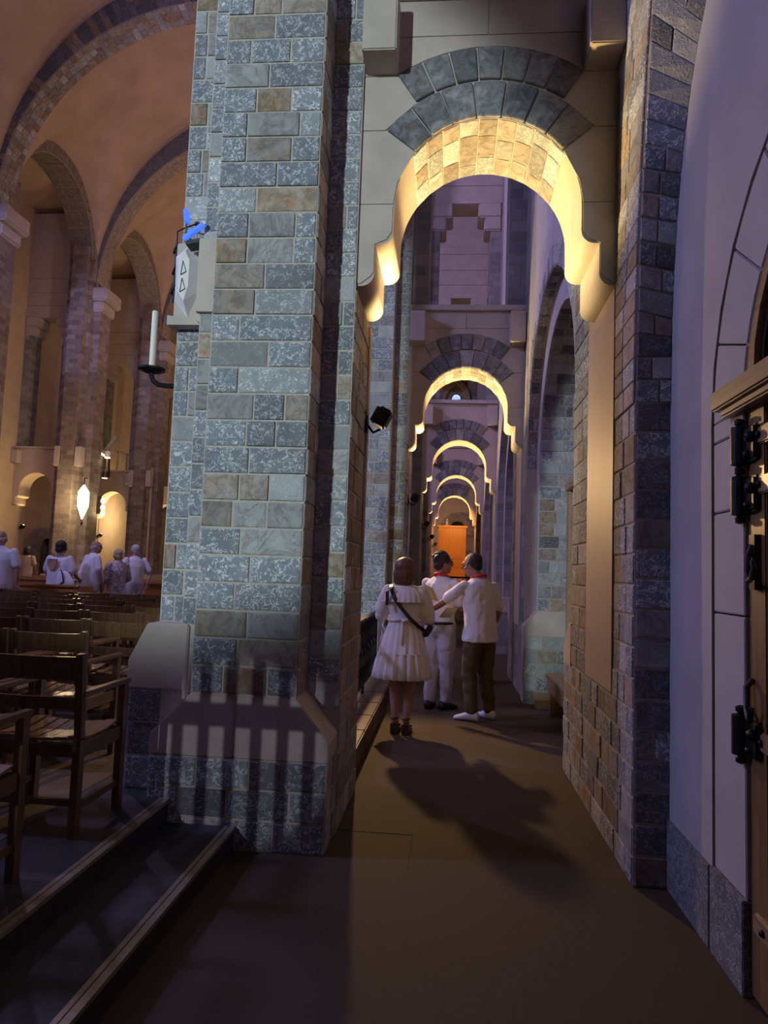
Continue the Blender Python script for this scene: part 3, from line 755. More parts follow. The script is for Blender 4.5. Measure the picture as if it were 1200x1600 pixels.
# ---- stained window and niche in the end wall
tw = thing('window_1', 'small round-headed stained glass window glowing blue high at the end of the aisle', 'window', (.14, 35.95, 10.0), kind='structure')
def arcpts(cx, w, z0, zs, n=10, pointed=0):
    if pointed:
        r = w*2; pts = [(cx-w, z0), (cx-w, zs)]
        for i in range(1, n+1): a = R(60*i/n); pts.append((cx+w-r*cos(a), zs+r*sin(a)))
        for i in range(n-1, -1, -1): a = R(60*i/n); pts.append((cx-w+r*cos(a), zs+r*sin(a)))
        return pts+[(cx+w, z0)]
    return [(cx-w, z0), (cx-w, zs)] + [(cx-w*cos(pi*i/n), zs+w*sin(pi*i/n)) for i in range(1, n)] + [(cx+w, zs), (cx+w, z0)]
WX, WZ = .19, 10.15
MB().prism(arcpts(WX, .22, WZ, WZ+.25), 'y', 35.90, 35.95).build('pane', 'stained', tw, True)
def ring_frame(cx, wi, wo, z0, zsi, zso, y0, y1, pointed, name, mat, parent):
    a, b = arcpts(cx, wi, z0, zsi, 10, pointed), arcpts(cx, wo, z0, zso, 10, pointed); mb = MB()
    for i in range(len(a)-1):
        mb.hexa([(a[i][0], y0, a[i][1]), (b[i][0], y0, b[i][1]), (b[i+1][0], y0, b[i+1][1]), (a[i+1][0], y0, a[i+1][1]),
                 (a[i][0], y1, a[i][1]), (b[i][0], y1, b[i][1]), (b[i+1][0], y1, b[i+1][1]), (a[i+1][0], y1, a[i+1][1])])
    return mb.build(name, mat, parent, True)
ring_frame(WX, .22, .27, WZ, WZ+.25, WZ+.25, 35.86, 35.95, 0, 'window_frame', 'iron', tw)
ring_frame(WX, .55, .72, WZ-.6, WZ+.05, WZ+.05, 35.7, 36.0, 1, 'niche_moulding', 'tan', tw)
MB().box(WX-.27, WX+.27, 35.84, 35.95, WZ-.06, WZ).build('window_sill', 'cream', tw, True)
# arched doorway in the far chapel behind the cabinet
td = thing('door_2', 'dark arched doorway behind the orange cabinet', 'doorway', (.4, 35.9, 0), kind='structure')
ring_frame(.42, .40, .85, 0, 3.75, 3.75, 35.6, 36.0, 0, 'arch_ring', 'brickfar', td)
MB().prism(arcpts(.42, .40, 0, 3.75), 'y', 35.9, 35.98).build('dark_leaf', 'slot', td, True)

# ================================================================== THE NAVE
SX = -.72
NX0, NX1 = -12.05, -1.05; NC = (NX0+NX1)/2; NR = (NX1-NX0)/2; NZ = 10.7
OPP = [11.0, 16.5, 22.0, 27.5, 33.0]
def opp_pier(y0, label):
    t = thing('nave_pillar', label, 'pillar', (-12.52, y0+.8, 0))
    MB().box(-12.92, -12.07, y0+.25, y0+1.45, 0, 12).build('core', 'brickfar', t, True)
    MB().box(-12.67, -12.17, y0, y0+1.7, .0, 12).build('pilaster', 'brickfar', t, True)
    MB().box(-12.12, -11.84, y0+.5, y0+1.2, 0, 9.9).build('nave_shaft', 'brickfar', t, True)
    for x in (-12.72, -12.02):
        MB().box(x-.12, x+.10, y0-.02, y0+.26, 4.6, 5.25).build('bracket', 'cream', t, True, bevel=.02)
    c = MB().box(-12.14, -11.74, y0+.40, y0+1.30, 9.9, 10.25).build('capital', 'cream', t, True, bevel=.05)
    MB().box(-12.17, -11.58, y0+.30, y0+1.40, 10.25, 10.7).build('capital_block', 'cream', t, True, bevel=.05)
    chamf = MB().prism([(-12.97, 0), (-11.72, 0), (-11.72, .9), (-11.84, 1.1), (-12.97, 1.1)], 'y', y0-.05, y0+1.75); chamf.build('plinth', 'cream', t, True)
    return t
OL = ['nave pillar at the left edge of the picture', 'nave pillar at the far left with a pale capital', 'nave pillar with the glowing lantern across the nave',
      'nave pillar right of the brightly lit passage across the nave', 'farthest nave pillar across the nave']
for y0, lb in zip(OPP[1:], OL[1:]): opp_pier(y0, lb)
for k, y0 in enumerate(OPP[2:]):
    transverse_arch(y0+.55, y0+1.2, ['lit arch of the passage across the nave, left of the lantern', 'bright arched passage across the nave, right of the lantern', 'farthest arched passage across the nave'][k], 3, dx=-13.90, upper=True)
OFL = ['small floodlight beside the lit passage left of the lantern', 'small floodlight inside the bright passage across the nave', 'smallest floodlight in the farthest passage across the nave']
for k, y0 in enumerate(OPP[2:]): floodlight(k, OFL[k], y0+1.1, -13.9, (110, 240, 160)[k])
struct('wall_left', MB().box(-14.92, -14.52, -2, 40, 0, 14), 'tan', 'tan plaster wall across the nave')
# tall window in the opposite wall
tw = thing('window_2', 'tall narrow daylit window behind the lantern pillar', 'window', (-14.47, 25.4, 5.5), kind='structure')
MB().box(-14.51, -14.48, 25.0, 25.8, 5.6, 9.4).build('pane', 'sky', tw, True)
MB().box(-14.52, -14.40, 24.9, 25.0, 5.5, 9.5).box(-14.52, -14.40, 25.8, 25.9, 5.5, 9.5).box(-14.52, -14.40, 24.9, 25.9, 9.4, 9.5).build('window_frame', 'cream', tw, True)
# small dark doorway in the opposite aisle
td = thing('door_3', 'small dark arched doorway in the passage across the nave', 'doorway', (-14.5, 25.0, 0), kind='structure')
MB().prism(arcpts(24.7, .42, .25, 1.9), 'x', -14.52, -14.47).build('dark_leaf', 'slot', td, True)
pa_, pb_ = arcpts(24.7, .42, .25, 1.9), arcpts(24.7, .80, .25, 1.9); mb = MB()
for i in range(len(pa_)-1):
    mb.hexa([(x, *q_) for x in (-14.5, -14.40) for q_ in (pa_[i], pb_[i], pb_[i+1], pa_[i+1])])
mb.build('arch_ring', 'brickfar', td, True)
light('passage_lamp', 'POINT', (-13.3, 29.6, 3.4), None, 130, (1.0, .74, .40), .15)
# wall arches between the opposite pillars
for k, (a, b) in enumerate(zip(OPP, OPP[1:])):
    ya, yb = a+1.45, b+.25; c = (ya+yb)/2; r = (yb-ya)/2-.02; zs = 11.6
    mb = MB(); pr = [(c-r, 8.0), (c-r, zs)] + [(c-r*cos(pi*i/16), zs+r*sin(pi*i/16)) for i in range(1, 16)] + [(c+r, zs), (c+r, 8.0)]
    for x in (-12.92, -12.12):
        for (p, q) in zip(pr[1:-1], pr[2:-1]): mb.add([(x, *p), (x, *q), (x, q[0], 15.5), (x, p[0], 15.5)], [(0, 1, 2, 3)])
    ar = thing('wall_arch', ['tall arch across the nave at the left edge', 'tall blue-lit stone arch across the nave', 'tall stone arch across the nave beside the hanging candle', 'farthest tall stone arch across the nave'][k], 'arch', (-12.52, c, 8))
    mb.build('arch_wall', 'vault', ar, True)
    rg = MB(); q = []
    n = 26
    for i in range(n):
        a0, a1 = pi*i/n, pi*(i+1)/n
        for f in range(3):
            xa, xb = -12.92+.8*f/3 + (.1 if i % 2 and f else 0), -12.92+.8*(f+1)/3 + (.1 if i % 2 and f < 2 else 0)
            P = [(x, c-r*cos(t_), zs+r*sin(t_)) for x, t_ in ((xa, a0), (xb, a0), (xb, a1), (xa, a1))]
            am = (a0+a1)/2; q.append((P, (0, cos(am), -sin(am))))
    mbc = MB()
    for (p0, p1) in zip(pr[1:-1], pr[2:-1]): mbc.add([(-12.92, *p0), (-12.12, *p0), (-12.12, *p1), (-12.92, *p1)], [(0, 1, 2, 3)])
    mbc.build('soffit_core', 'mortar', ar, True)
    place_quads(ar, q, None, 'soffit_stone', joined='brown', j=.02, proud=.02)
    q = []
    for i in range(n):
        a0, a1 = pi*i/n, pi*(i+1)/n
        P = [(-12.12, c-rr*cos(t_), zs+rr*sin(t_)) for rr, t_ in ((r, a0), (r+.38, a0), (r+.38, a1), (r, a1))]; q.append((P, (1, 0, 0)))
    place_quads(ar, q, None, 'face_stone', joined='brown', j=.02, proud=.03)
# transverse nave arches
NA = [y0+.5 for y0 in OPP]
def nave_arch(y0, label, single):
    y1 = y0+.7; t = thing('nave_arch', label, 'arch', (NC, y0, NZ))
    mb = MB(); n = 40
    def P(r, a, y): return (NC+r*cos(a), y, NZ+r*sin(a))
    ri, ro = NR, NR+.95
    for i in range(n):
        a0, a1 = pi*i/n, pi*(i+1)/n
        mb.hexa([P(ri, a0, y0), P(ro, a0, y0), P(ro, a1, y0), P(ri, a1, y0), P(ri, a0, y1), P(ro, a0, y1), P(ro, a1, y1), P(ri, a1, y1)])
    mb.build('arch_core', 'mortar', t, True)
    q1, q2 = [], []; n = 96
    for i in range(n//2-6, n):
        a0, a1 = pi*i/n, pi*(i+1)/n; am = (a0+a1)/2
        cuts = [0, random.uniform(.25, .42), random.uniform(.58, .78), 1]
        for f0, f1 in zip(cuts, cuts[1:]):
            q1.append(([P(ri, a0, y0+.7*f0), P(ri, a1, y0+.7*f0), P(ri, a1, y0+.7*f1), P(ri, a0, y0+.7*f1)], (-cos(am), 0, -sin(am))))
        d = random.uniform(.3, .6)
        for r0, r1 in ((ri, ri+d), (ri+d, ro)):
            q2.append(([P(r0, a0, y0), P(r1, a0, y0), P(r1, a1, y0), P(r0, a1, y0)], (0, -1, 0)))
    if single:
        place_quads(t, q1, ['brown', 'brown', 'grey', 'rust', 'tool2'], 'soffit_stone', j=.016, proud=.02)
        place_quads(t, q2, ['dark', 'dark', 'dark', 'rust'], 'face_stone', j=.016, proud=.02)
    else:
        place_quads(t, q1, None, 'soffit_stone', joined='brown', j=.018, proud=.02)
        place_quads(t, q2, None, 'face_stone', joined='dark', j=.018, proud=.02)
nave_arch(NA[1], 'nearest great stone arch of the nave vault, curving to the top of the picture', True)
nave_arch(NA[2], 'second great stone arch of the nave vault, springing above the lantern', False)
nave_arch(NA[3], 'third great stone arch of the nave vault, beside the candle', False)
nave_arch(NA[4], 'farthest great stone arch of the nave vault', False)
# vault webs
mb = MB(); nx, ny = 40, 22
for ya, yb in zip(NA, NA[1:]):
    ya += .7; c = (ya+yb)/2; hr = (yb-ya)/2; base = len(mb.v)
    for j in range(ny+1):
        v = -1 + 2*j/ny; v = sin(v*pi/2)
        for i in range(nx+1):
            th = pi*i/nx; x = -cos(th)
            z1 = (NR+.85)*math.sqrt(max(0, 1-x*x))
            z2 = (hr + 1.0 + (1-abs(x))*3.6)*math.sqrt(max(0, 1-v*v)) if True else 0
            z = NZ + max(z1, z2)
            mb.v.append((NC+x*NR*1.02, c+v*hr*1.02, z))
    for j in range(ny):
        for i in range(nx):
            a = base+j*(nx+1)+i; mb.f.append([a, a+1, a+nx+2, a+nx+1])
o = struct('ceiling', mb, 'vault', 'orange plastered vault of the nave', smooth=True)
struct('wall_nave_end', MB().box(-14.92, -.7, 38.5, 39, 0, 18), 'vault', 'orange wall at the end of the nave')
# gable walls above the opposite arches and lunettes
struct('wall_upper', MB().box(-14.62, -12.97, -2, 40, 13.6, 14.2), 'tan')

# ---- lantern and lamps across the nave
ln = thing('wall_lantern', 'glowing diamond-shaped lantern on the pillar across the nave', 'lantern', (-11.62, 21.78, 2.86))
MB().lathe([(.02, .0), (.20, .42), (.20, .86), (.02, 1.12)], 6).build('glass', 'bulb', ln)
MB().tube([(0, 0, 1.1), (0, 0, 1.32), (0, .14, 1.34)], .02).build('bracket', 'iron', ln)
fr = MB()
for k in range(6):
    a = pi/3*k; fr.tube([(.022*cos(a), .022*sin(a), 0), (.206*cos(a), .206*sin(a), .42), (.206*cos(a), .206*sin(a), .86), (.022*cos(a), .022*sin(a), 1.12)], .011, 6)
fr.build('frame', 'iron', ln); MB().lathe([(.0, -.22), (.05, -.1), (.02, 0)], 8).build('finial', 'iron', ln)
light('lantern_lamp', 'POINT', (-11.45, 21.3, 3.5), None, 90, (1.0, .70, .36), .2)
# crystal sconce next to it
sc = thing('wall_sconce', 'small bright wall sconce right of the lantern', 'lamp', (-11.72, 23.15, 2.95))
MB().box(-.12, 0, -.04, .04, .2, .8).build('back_plate', 'irondk', sc, bevel=.01)
for z in (.2, .42, .64): MB().ell((.08, 0, z), (.07, .07, .09), seg=10, rings=7).build('globe', 'bulb', sc, smooth=True)
# spotlight on the ledge and its glass screen
sl = thing('ledge_spotlight', 'white tube spotlight above the ledge across the nave', 'spotlight', (-13.88, 27.85, 6.28))
m = Matrix.Rotation(R(35), 4, 'Y')
MB().obox(m, .16, .16, .9).build('tube', 'marble', sl, bevel=.03); MB().obox(m @ Matrix.Translation((0, 0, -.46)), .14, .14, .06).build('lens', 'bulb', sl)
MB().tube([(0, 0, -.2), (0, .1, -1.3)], .03, 6).build('stand', 'iron', sl)
gs = thing('balustrade', 'small pale railing with uprights on the ledge across the nave', 'balustrade', (-13.5, 28.2, 5.3))
MB().prism([(-.65, .85), (.65, .55), (.65, .65), (-.65, .98)], 'y', -.03, .03).build('handrail', 'tan', gs)
for x in (-.62, -.2, .2, .62): MB().box(x-.035, x+.035, -.03, .03, 0, .88-.23*(x+.65)).build('upright', 'tan', gs)
for i, (x, z) in enumerate(((-11.72, 4.5), (-11.67, 5.2))):
    wl = thing('ceiling_spot', ['brass spotlight on the lantern pillar', 'small white spotlight above the lantern pillar'][i], 'spotlight', (x, 23.3, z))
    MB().lathe([(.03, -.12), (.10, -.1), (.10, .1), (.04, .14)], 10).build('housing', 'irondk' if i == 0 else 'marble', wl)
    MB().lathe([(.085, -.125), (.085, -.105)], 10).build('lens', 'bulb' if i else 'spotglass', wl)
    MB().tube([(0, 0, .1), (-.1, 0, .16)], .02, 6).build('arm', 'iron', wl)
# pale vertical pipe on the next pillar
pp = thing('wall_pipe', 'pale vertical pipe on the pillar right of the bright passage', 'pipe', (-12.04, 27.85, 1.3))
MB().tube([(0, 0, 0), (0, 0, 4.1)], .06, 10).build('pipe', 'tan', pp, smooth=True)
for z in (.3, 2.0, 3.6): MB().lathe([(.075, z), (.075, z+.05)], 10).build('clamp', 'tan', pp)

# ---- candle on an iron bracket on the near pillar
cd = thing('candle_bracket', 'black iron wall bracket with an octagonal drip tray on the near pillar', 'candle holder', (-1.76, 4.58, 2.72))
MB().tube([(.02, 0, .02), (-.06, 0, .02), (-.16, 0, .022), (-.215, 0, .03), (-.25, 0, .055), (-.265, 0, .09), (-.265, 0, .118)], .017, 8).build('arm', 'iron', cd, smooth=True)
MB().lathe([(.05, .112), (.095, .128), (.096, .140), (.088, .140), (.05, .128)], 8, (-.265, 0, 0)).build('drip_tray', 'iron', cd)
MB().box(0, .012, -.05, .05, -.05, .09).build('wall_plate', 'iron', cd)
ca = thing('candle', 'tall white candle standing in the iron bracket', 'candle', (-2.025, 4.58, 2.852))
MB().lathe([(.021, 0), (.0205, .2), (.020, .40), (.016, .405), (.004, .398)], 14).build('wax', 'wax', ca, smooth=True)
MB().tube([(0, 0, .395), (.002, 0, .425)], .002, 5).build('wick', 'slot', ca)

# ---- plaque with relief, iron frame and blue lamp on the nave side of the near pillar
pq = thing('stone_plaque', 'pale stone plaque with a projecting diamond carved with two triangles', 'plaque', (-1.67, 4.28, 3.06))
MB().box(-1.765, -1.56, 4.255, 4.295, 3.06, 3.58).build('backing_slab', 'cream', pq, True, bevel=.004)
MB().prism([(-1.565, 3.08), (-1.455, 3.08), (-1.455, 3.54), (-1.565, 3.54)], 'y', 4.105, 4.145).build('front_slab', 'cream', pq, True)
dia = MB(); O_ = [(-1.67, 3.58), (-1.60, 3.46), (-1.60, 3.27), (-1.67, 3.09), (-1.76, 3.20), (-1.77, 3.49)]; I_ = [(-1.685, 3.50), (-1.655, 3.44), (-1.655, 3.28), (-1.68, 3.18), (-1.72, 3.24), (-1.725, 3.46)]
dia.add([(x, 4.258, z) for x, z in O_] + [(x, 4.19, z) for x, z in I_], [(i, (i+1) % 6, 6+(i+1) % 6, 6+i) for i in range(6)] + [(6, 7, 8, 9, 10, 11), (5, 4, 3, 2, 1, 0)])
dia.build('diamond', 'marble', pq, True)
tr_ = MB()
for z in (3.235, 3.345):
    A_, B_, C_ = (-1.705, 4.188, z), (-1.672, 4.188, z+.02), (-1.695, 4.188, z+.09)
    for p_, q_ in ((A_, B_), (B_, C_), (C_, A_)): tr_.tube([p_, q_], .0028, 5)
tr_.build('carved_triangles', 'irondk', pq, True)
MB().prism([(-1.78, 3.03), (-1.57, 3.03), (-1.60, 3.07), (-1.78, 3.09)], 'y', 4.20, 4.29).build('bottom_moulding', 'cream', pq, True)
fm = thing('iron_frame', 'dark iron frame with clips hanging beside the stone plaque', 'rack', (-1.775, 4.28, 3.22))
MB().tube([(0, 0, 0), (-.005, 0, .45), (.06, -.03, .46), (.17, -.12, .44)], .005, 6).tube([(-.03, .05, .0), (-.03, .05, .40)], .005, 6).build('rods', 'iron', fm)
for z in (.07, .20, .34): MB().tube([(-.04, .05, z-.01), (-.01, .0, z), (.015, -.02, z+.02)], .008, 6).build('clip', 'irondk', fm)
bl = thing('blue_lamp', 'bright blue bar lamp above the stone plaque', 'lamp', (-1.60, 4.10, 3.58))
m = Matrix.Translation((.0, 0, .0)) @ Matrix.Rotation(R(-37), 4, 'Y')
MB().obox(m, .165, .03, .030).build('bar', 'blue', bl, bevel=.006); MB().obox(m @ Matrix.Translation((.078, -.002, 0)), .018, .034, .028).build('end_cap', 'marble', bl, bevel=.004)
MB().obox(m @ Matrix.Translation((-.02, -.018, .0)), .03, .01, .034).build('clip', 'blue', bl)
MB().bar((-.055, .06, -.065), (.055, .06, -.045), .10, .025).build('base', 'iron', bl)
MB().obox(Matrix.Translation((-.085, .08, .135)) @ Matrix.Rotation(R(-6), 4, 'Y'), .022, .06, .085).build('side_lamp', 'blue', bl, bevel=.005)
MB().tube([(-.085, .08, .09), (-.085, .09, .03), (-.03, .06, -.04)], .006, 6).build('arm', 'iron', bl)

# ---- kerb and iron railing between the first two pillars
cb = thing('stone_kerb', 'red-brown stone kerb under the iron railing on the left of the aisle', 'kerb', (-.8, 7.4, 0))
for i in range(6):
    MB().box(-1.0, -.66, 5.55+i*.655, 5.55+(i+1)*.655-.008, 0, .20).build('kerb_stone', 'curb', cb, True, bevel=.012)
rl = thing('iron_railing', 'black wrought iron railing panel behind the woman in white', 'railing', (-.9, 8.2, .2))
MB().box(-.03, .03, -1.55, 1.18, .80, .84).build('top_rail', 'iron', rl, bevel=.006)
MB().box(-.015, .015, -1.55, 1.18, .10, .125).build('bottom_rail', 'iron', rl)
for i in range(26):
    y = -1.5+i*.105
    pts = [(.012*cos(q*.9), y+.012*sin(q*.9), .12+q*.034) for q in range(21)]
    MB().tube(pts, .009, 5).build('twisted_bar', 'iron', rl)
for i in range(8):
    y = -1.45+i*.34; pts = [(0, y+(.02+.05*q/10)*cos(q*.62), .5+(.02+.05*q/10)*sin(q*.62)) for q in range(14)]
    MB().tube(pts, .006, 5).build('scroll', 'iron', rl)
for y in (-1.55, -.2, 1.17): MB().box(-.014, .014, y-.014, y+.014, 0, .82).build('post', 'iron', rl)

# ---- benches in the recess
be = thing('wooden_bench', 'plain wooden bench by the right wall behind the near pier', 'bench', (1.29, 7.75, 0))
MB().box(-.14, .15, -.95, .78, .40, .455).build('seat', 'bench', be, bevel=.006)
for y in (-.7, .62): MB().box(-.10, .12, y-.04, y+.04, 0, .40).build('leg', 'oak', be, bevel=.004)
MB().box(-.13, -.11, -.9, .72, .28, .40).build('apron', 'bench', be)
kn = thing('kneeler', 'low wooden kneeler board beyond the bench', 'kneeler', (1.20, 8.93, 0))
MB().box(-.15, .18, -.20, .03, .10, .15).build('board', 'bench', kn, bevel=.005)
for y in (-.16, -.02): MB().box(-.12, .15, y-.02, y+.02, 0, .10).build('foot', 'oak', kn)
b2 = thing('wooden_bench', 'far wooden bench in the aisle behind the man in olive trousers', 'bench', (.62, 16.4, 0))
MB().box(-.20, .20, -.8, .8, .72, .80).build('top', 'bench', b2, bevel=.01)
for y in (-.7, .7): MB().box(-.16, .16, y-.05, y+.05, 0, .72).build('end_panel', 'bench', b2, bevel=.01)
MB().box(-.10, .10, -.7, .7, .2, .26).build('stretcher', 'bench', b2)

# ---- far chapel: raised platform, altar rail, orange cabinet
struct('floor_chapel', MB().box(XL, XR, 24.2, 36, 0, .55), 'cream', 'raised pale floor of the far chapel', bevel=.01)
ch = thing('altar_rail', 'scrolled iron rail in front of the orange cabinet', 'railing', (.35, 24.4, .55))
MB().box(-.62, .55, -.02, .02, .86, .92).build('top_rail', 'irondk', ch)
MB().box(-.62, .55, -.02, .02, .05, .09).build('bottom_rail', 'irondk', ch)
for i in range(7): MB().box(-.62+i*.195-.012, -.62+i*.195+.012, -.012, .012, 0, .88).build('post', 'irondk', ch)
for i in range(6):
    for s in (0, 1):
        cx_, cz = -.52+i*.195, .3+s*.34
        MB().tube([(cx_+(.02+.008*q)*cos(q*.7+s), 0, cz+(.02+.012*q)*sin(q*.7+s)) for q in range(12)], .011, 5).build('scroll', 'irondk', ch)
cb = thing('wooden_cabinet', 'tall orange lit wooden cabinet at the far end of the aisle', 'cabinet', (.14, 29.0, .55))
MB().box(-.56, .56, 0, .6, 0, 2.85).build('body', 'cab', cb, bevel=.01)
MB().box(-.62, .62, -.05, .64, 2.85, 2.95).build('cornice', 'cab', cb, bevel=.02)
for i, x in enumerate((-.27, .27)):
    for z0, z1 in ((.15, 1.22), (1.6, 2.72)):
        d_ = MB().box(x-.25, x+.25, -.03, .005, z0, z1).build('door', 'cab', cb, bevel=.012)
        MB().box(x-.17, x+.17, -.045, -.02, z0+.09, z1-.09).build('panel', 'cab', d_, bevel=.012)
MB().box(-.56, .56, -.025, .005, 1.26, 1.56).build('middle_rail', 'cab', cb, bevel=.01)
light('chapel_wall_lamp', 'POINT', (-.3, 33.0, 4.2), None, 60, (1.0, .62, .25), .2)
stt = thing('white_figurine', 'small white figurine on top of the orange cabinet', 'figurine', (-.08, 29.3, 3.5))
MB().lathe([(.09, 0), (.08, .04), (.05, .08), (.065, .15), (.045, .20), (.02, .22)], 10).ell((0, 0, .26), (.04, .04, .05), seg=10, rings=8).build('figure', 'marble', stt, smooth=True)

# unseen bar screen, added to cut the plinth spot into bars of light
bsn = thing('gobo_screen', 'unseen iron bar screen added to cast light bars on the plinth', 'railing', (-1.87, -1.0, 0))
for i in range(15): MB().box(-.56+i*.075, -.56+i*.075+.03, -.015, .015, 0, 2.0).build('gobo_bar', 'iron', bsn)
MB().box(-.6, .6, -.03, .03, 1.28, 1.34).build('top_rail', 'iron', bsn)  # cross bar of the added unseen bar screen

# ================================================================== CHAIRS AND PEWS
def make_chair():
    t = thing('wooden_chair', 'x', 'chair', (0, 0, 0), 0, 'slatted wooden chairs in rows across the nave')
    w, d = .235, .44                      # half width, depth
    for s in (-1, 1):
        # rear post leans back a little above the seat
        MB().bar((s*w, 0, 0), (s*w, 0, .46), .036, .048, (0, 1, 0)).build('leg', 'chair', t)
        MB().bar((s*w, 0, .45), (s*w, -.035, .86), .036, .044, (0, 1, 0)).build('back_post', 'chair', t, bevel=.003)
        MB().bar((s*w, d, 0), (s*w, d, .655), .036, .048, (0, 1, 0)).build('leg', 'chair', t)
        MB().bar((s*w, -.02, .665), (s*w, d+.04, .665), .044, .024).build('armrest', 'chair', t, bevel=.004)
        MB().bar((s*w, 0, .40), (s*w, d, .40), .022, .07).build('side_rail', 'chair', t)
        MB().bar((s*w, 0, .14), (s*w, d, .14), .020, .034).build('stretcher', 'chair', t)
    for y in (0, d): MB().bar((-w, y, .40), (w, y, .40), .022, .06).build('seat_rail', 'chair', t)
    MB().bar((-w, 0, .16), (w, 0, .16), .020, .030).build('stretcher', 'chair', t)
    for z0, z1, nm in ((.735, .845, 'top_slat'), (.60, .655, 'lower_slat')):
        mb = MB(); n = 8
        for i in range(n):
            xa, xb = -w+.018+(2*w-.036)*i/n, -w+.018+(2*w-.036)*(i+1)/n
            def Y(x, z): return -.030*(1-(x/w)**2) - .035*(z-.45)/.41
            mb.hexa([(xa, Y(xa, z0)-.009, z0), (xb, Y(xb, z0)-.009, z0), (xb, Y(xb, z0)+.009, z0), (xa, Y(xa, z0)+.009, z0),
                     (xa, Y(xa, z1)-.009, z1), (xb, Y(xb, z1)-.009, z1), (xb, Y(xb, z1)+.009, z1), (xa, Y(xa, z1)+.009, z1)])
        mb.build(nm, 'chair', t)
    for i in range(7):                    # curved seat slats running front to back
        x = -w+.035+i*.0667; zz = .425 + .022*((x/w)**2)
        pts = [(0.01, zz+.012), (.12, zz-.006), (.26, zz-.004), (.40, zz+.014), (d+.012, zz+.006)]
        mb = MB()
        for (ya, za), (yb, zb) in zip(pts, pts[1:]):
            mb.hexa([(x-.029, ya, za), (x+.029, ya, za), (x+.029, yb, zb), (x-.029, yb, zb), (x-.029, ya, za+.012), (x+.029, ya, za+.012), (x+.029, yb, zb+.012), (x-.029, yb, zb+.012)])
        mb.build('seat_slat', 'seat', t)
    return t
proto = make_chair(); first = True
ROWS = [2.42, 3.37, 4.40, 5.36, 6.32, 7.25, 8.15, 9.05, 9.95]
RN = ['front row nearest the camera', 'second row', 'third row', 'fourth row', 'fifth row', 'sixth row', 'seventh row', 'eighth row', 'last row of chairs']
CN = ['at the end nearest the pillar', 'second from the row end', 'third from the row end', 'fourth from the row end', 'fifth from the row end', 'sixth from the row end', 'seventh from the row end', 'eighth from the row end', 'ninth from the row end']
for r, y in enumerate(ROWS):
    n = 0
    for c in range(11):
        xr = -1.72 - .526*c                 # right post
        px0, px1 = 699+(xr-.47)*1120/(y+.2), 699+xr*1120/y
        if r == 2 and c == 0: continue
        if px1 < -130 or px0 > 262: continue
        if r > 2 and px0 > 245: continue
        o = proto if first else copy_tree(proto); first = False
        o.location = (xr-.235+random.uniform(-.004, .004), y+random.uniform(-.025, .025), FLOOR_N); o.rotation_euler = (0, 0, random.uniform(-.008, .008))
        o['label'] = 'dark wooden chair in the %s, %s' % (RN[r], CN[n])
        n += 1
# pews beyond the chairs
def pew(x0, x1, y, label):
    t = thing('pew', label, 'pew', ((x0+x1)/2, y, FLOOR_N), group='orange wooden pews behind the standing people')
    w = (x1-x0)/2
    MB().box(-w, w, 0, .42, .40, .445).build('seat', 'pew', t, bevel=.006)
    MB().box(-w, w, -.05, -.015, .45, .86).build('backrest', 'pew', t, bevel=.006)
    MB().box(-w-.02, w+.02, -.085, .02, .86, .90).build('top_rail', 'pew', t, bevel=.008)
    for s in (-1, 1): MB().box(s*w-.03, s*w+.03, -.06, .44, 0, .88).build('end_panel', 'pew', t, bevel=.01)
pew(-9.4, -6.0, 11.3, 'orange wooden pew just behind the last chairs'); pew(-9.8, -5.6, 14.6, 'orange wooden pew behind the standing group')
pew(-10.4, -6.2, 16.0, 'orange wooden pew farther back across the nave'); pew(-10.4, -6.6, 17.4, 'farthest orange wooden pew across the nave')

# ================================================================== PEOPLE
def remesh(o, vox, smooth=6):
    m = o.modifiers.new('remesh', 'REMESH'); m.mode = 'VOXEL'; m.voxel_size = vox; m.use_smooth_shade = True
    s = o.modifiers.new('smooth', 'SMOOTH'); s.factor = .5; s.iterations = smooth
    TOAPPLY.append(o)
TOAPPLY = []
def V(*a): return Vector(a)
def lerp(a, b, f): return Vector(a)+(Vector(b)-Vector(a))*f
def hand(mb, w, d, up, side, curl=.5, s=1.0):
    """palm and five bent fingers: w wrist, d pointing direction, up = back-of-hand normal, side=+1 thumb on +x side of (d x up)"""
    d = Vector(d).normalized(); up = Vector(up); x = d.cross(up).normalized()*side; up = x.cross(d).normalized()*side
    up = -up if up.dot(Vector((0, 0, 0)) if False else up) < 0 else up
    w = Vector(w)
    mb.ell(w+d*.045*s, (.036*s, .046*s, .017*s), Matrix((x, d, up)).transposed())
    for k, (ox, L) in enumerate(((.026, .072), (.010, .082), (-.008, .076), (-.025, .060))):
        b = w + d*.078*s + x*ox*s; p = [b]; ang = 0
        for f in (.45, .32, .23):
            ang += curl*(.5+.12*k); p.append(p[-1] + (d*cos(ang) - up*sin(ang))*L*f*s)
        mb.limb([w+d*.05*s+x*ox*.9*s]+p, [.010*s, .0098*s, .009*s, .0085*s, .0075*s], 8)
    b = w + d*.022*s + x*.03*s; p1 = b + (x*.75+d*.6).normalized()*.034*s; p2 = p1 + (x*.25+d*.9-up*.3).normalized()*.03*s; p3 = p2+(d*.9-up*.4).normalized()*.022*s
    mb.limb([b, p1, p2, p3], [.013*s, .0115*s, .010*s, .008*s], 8)
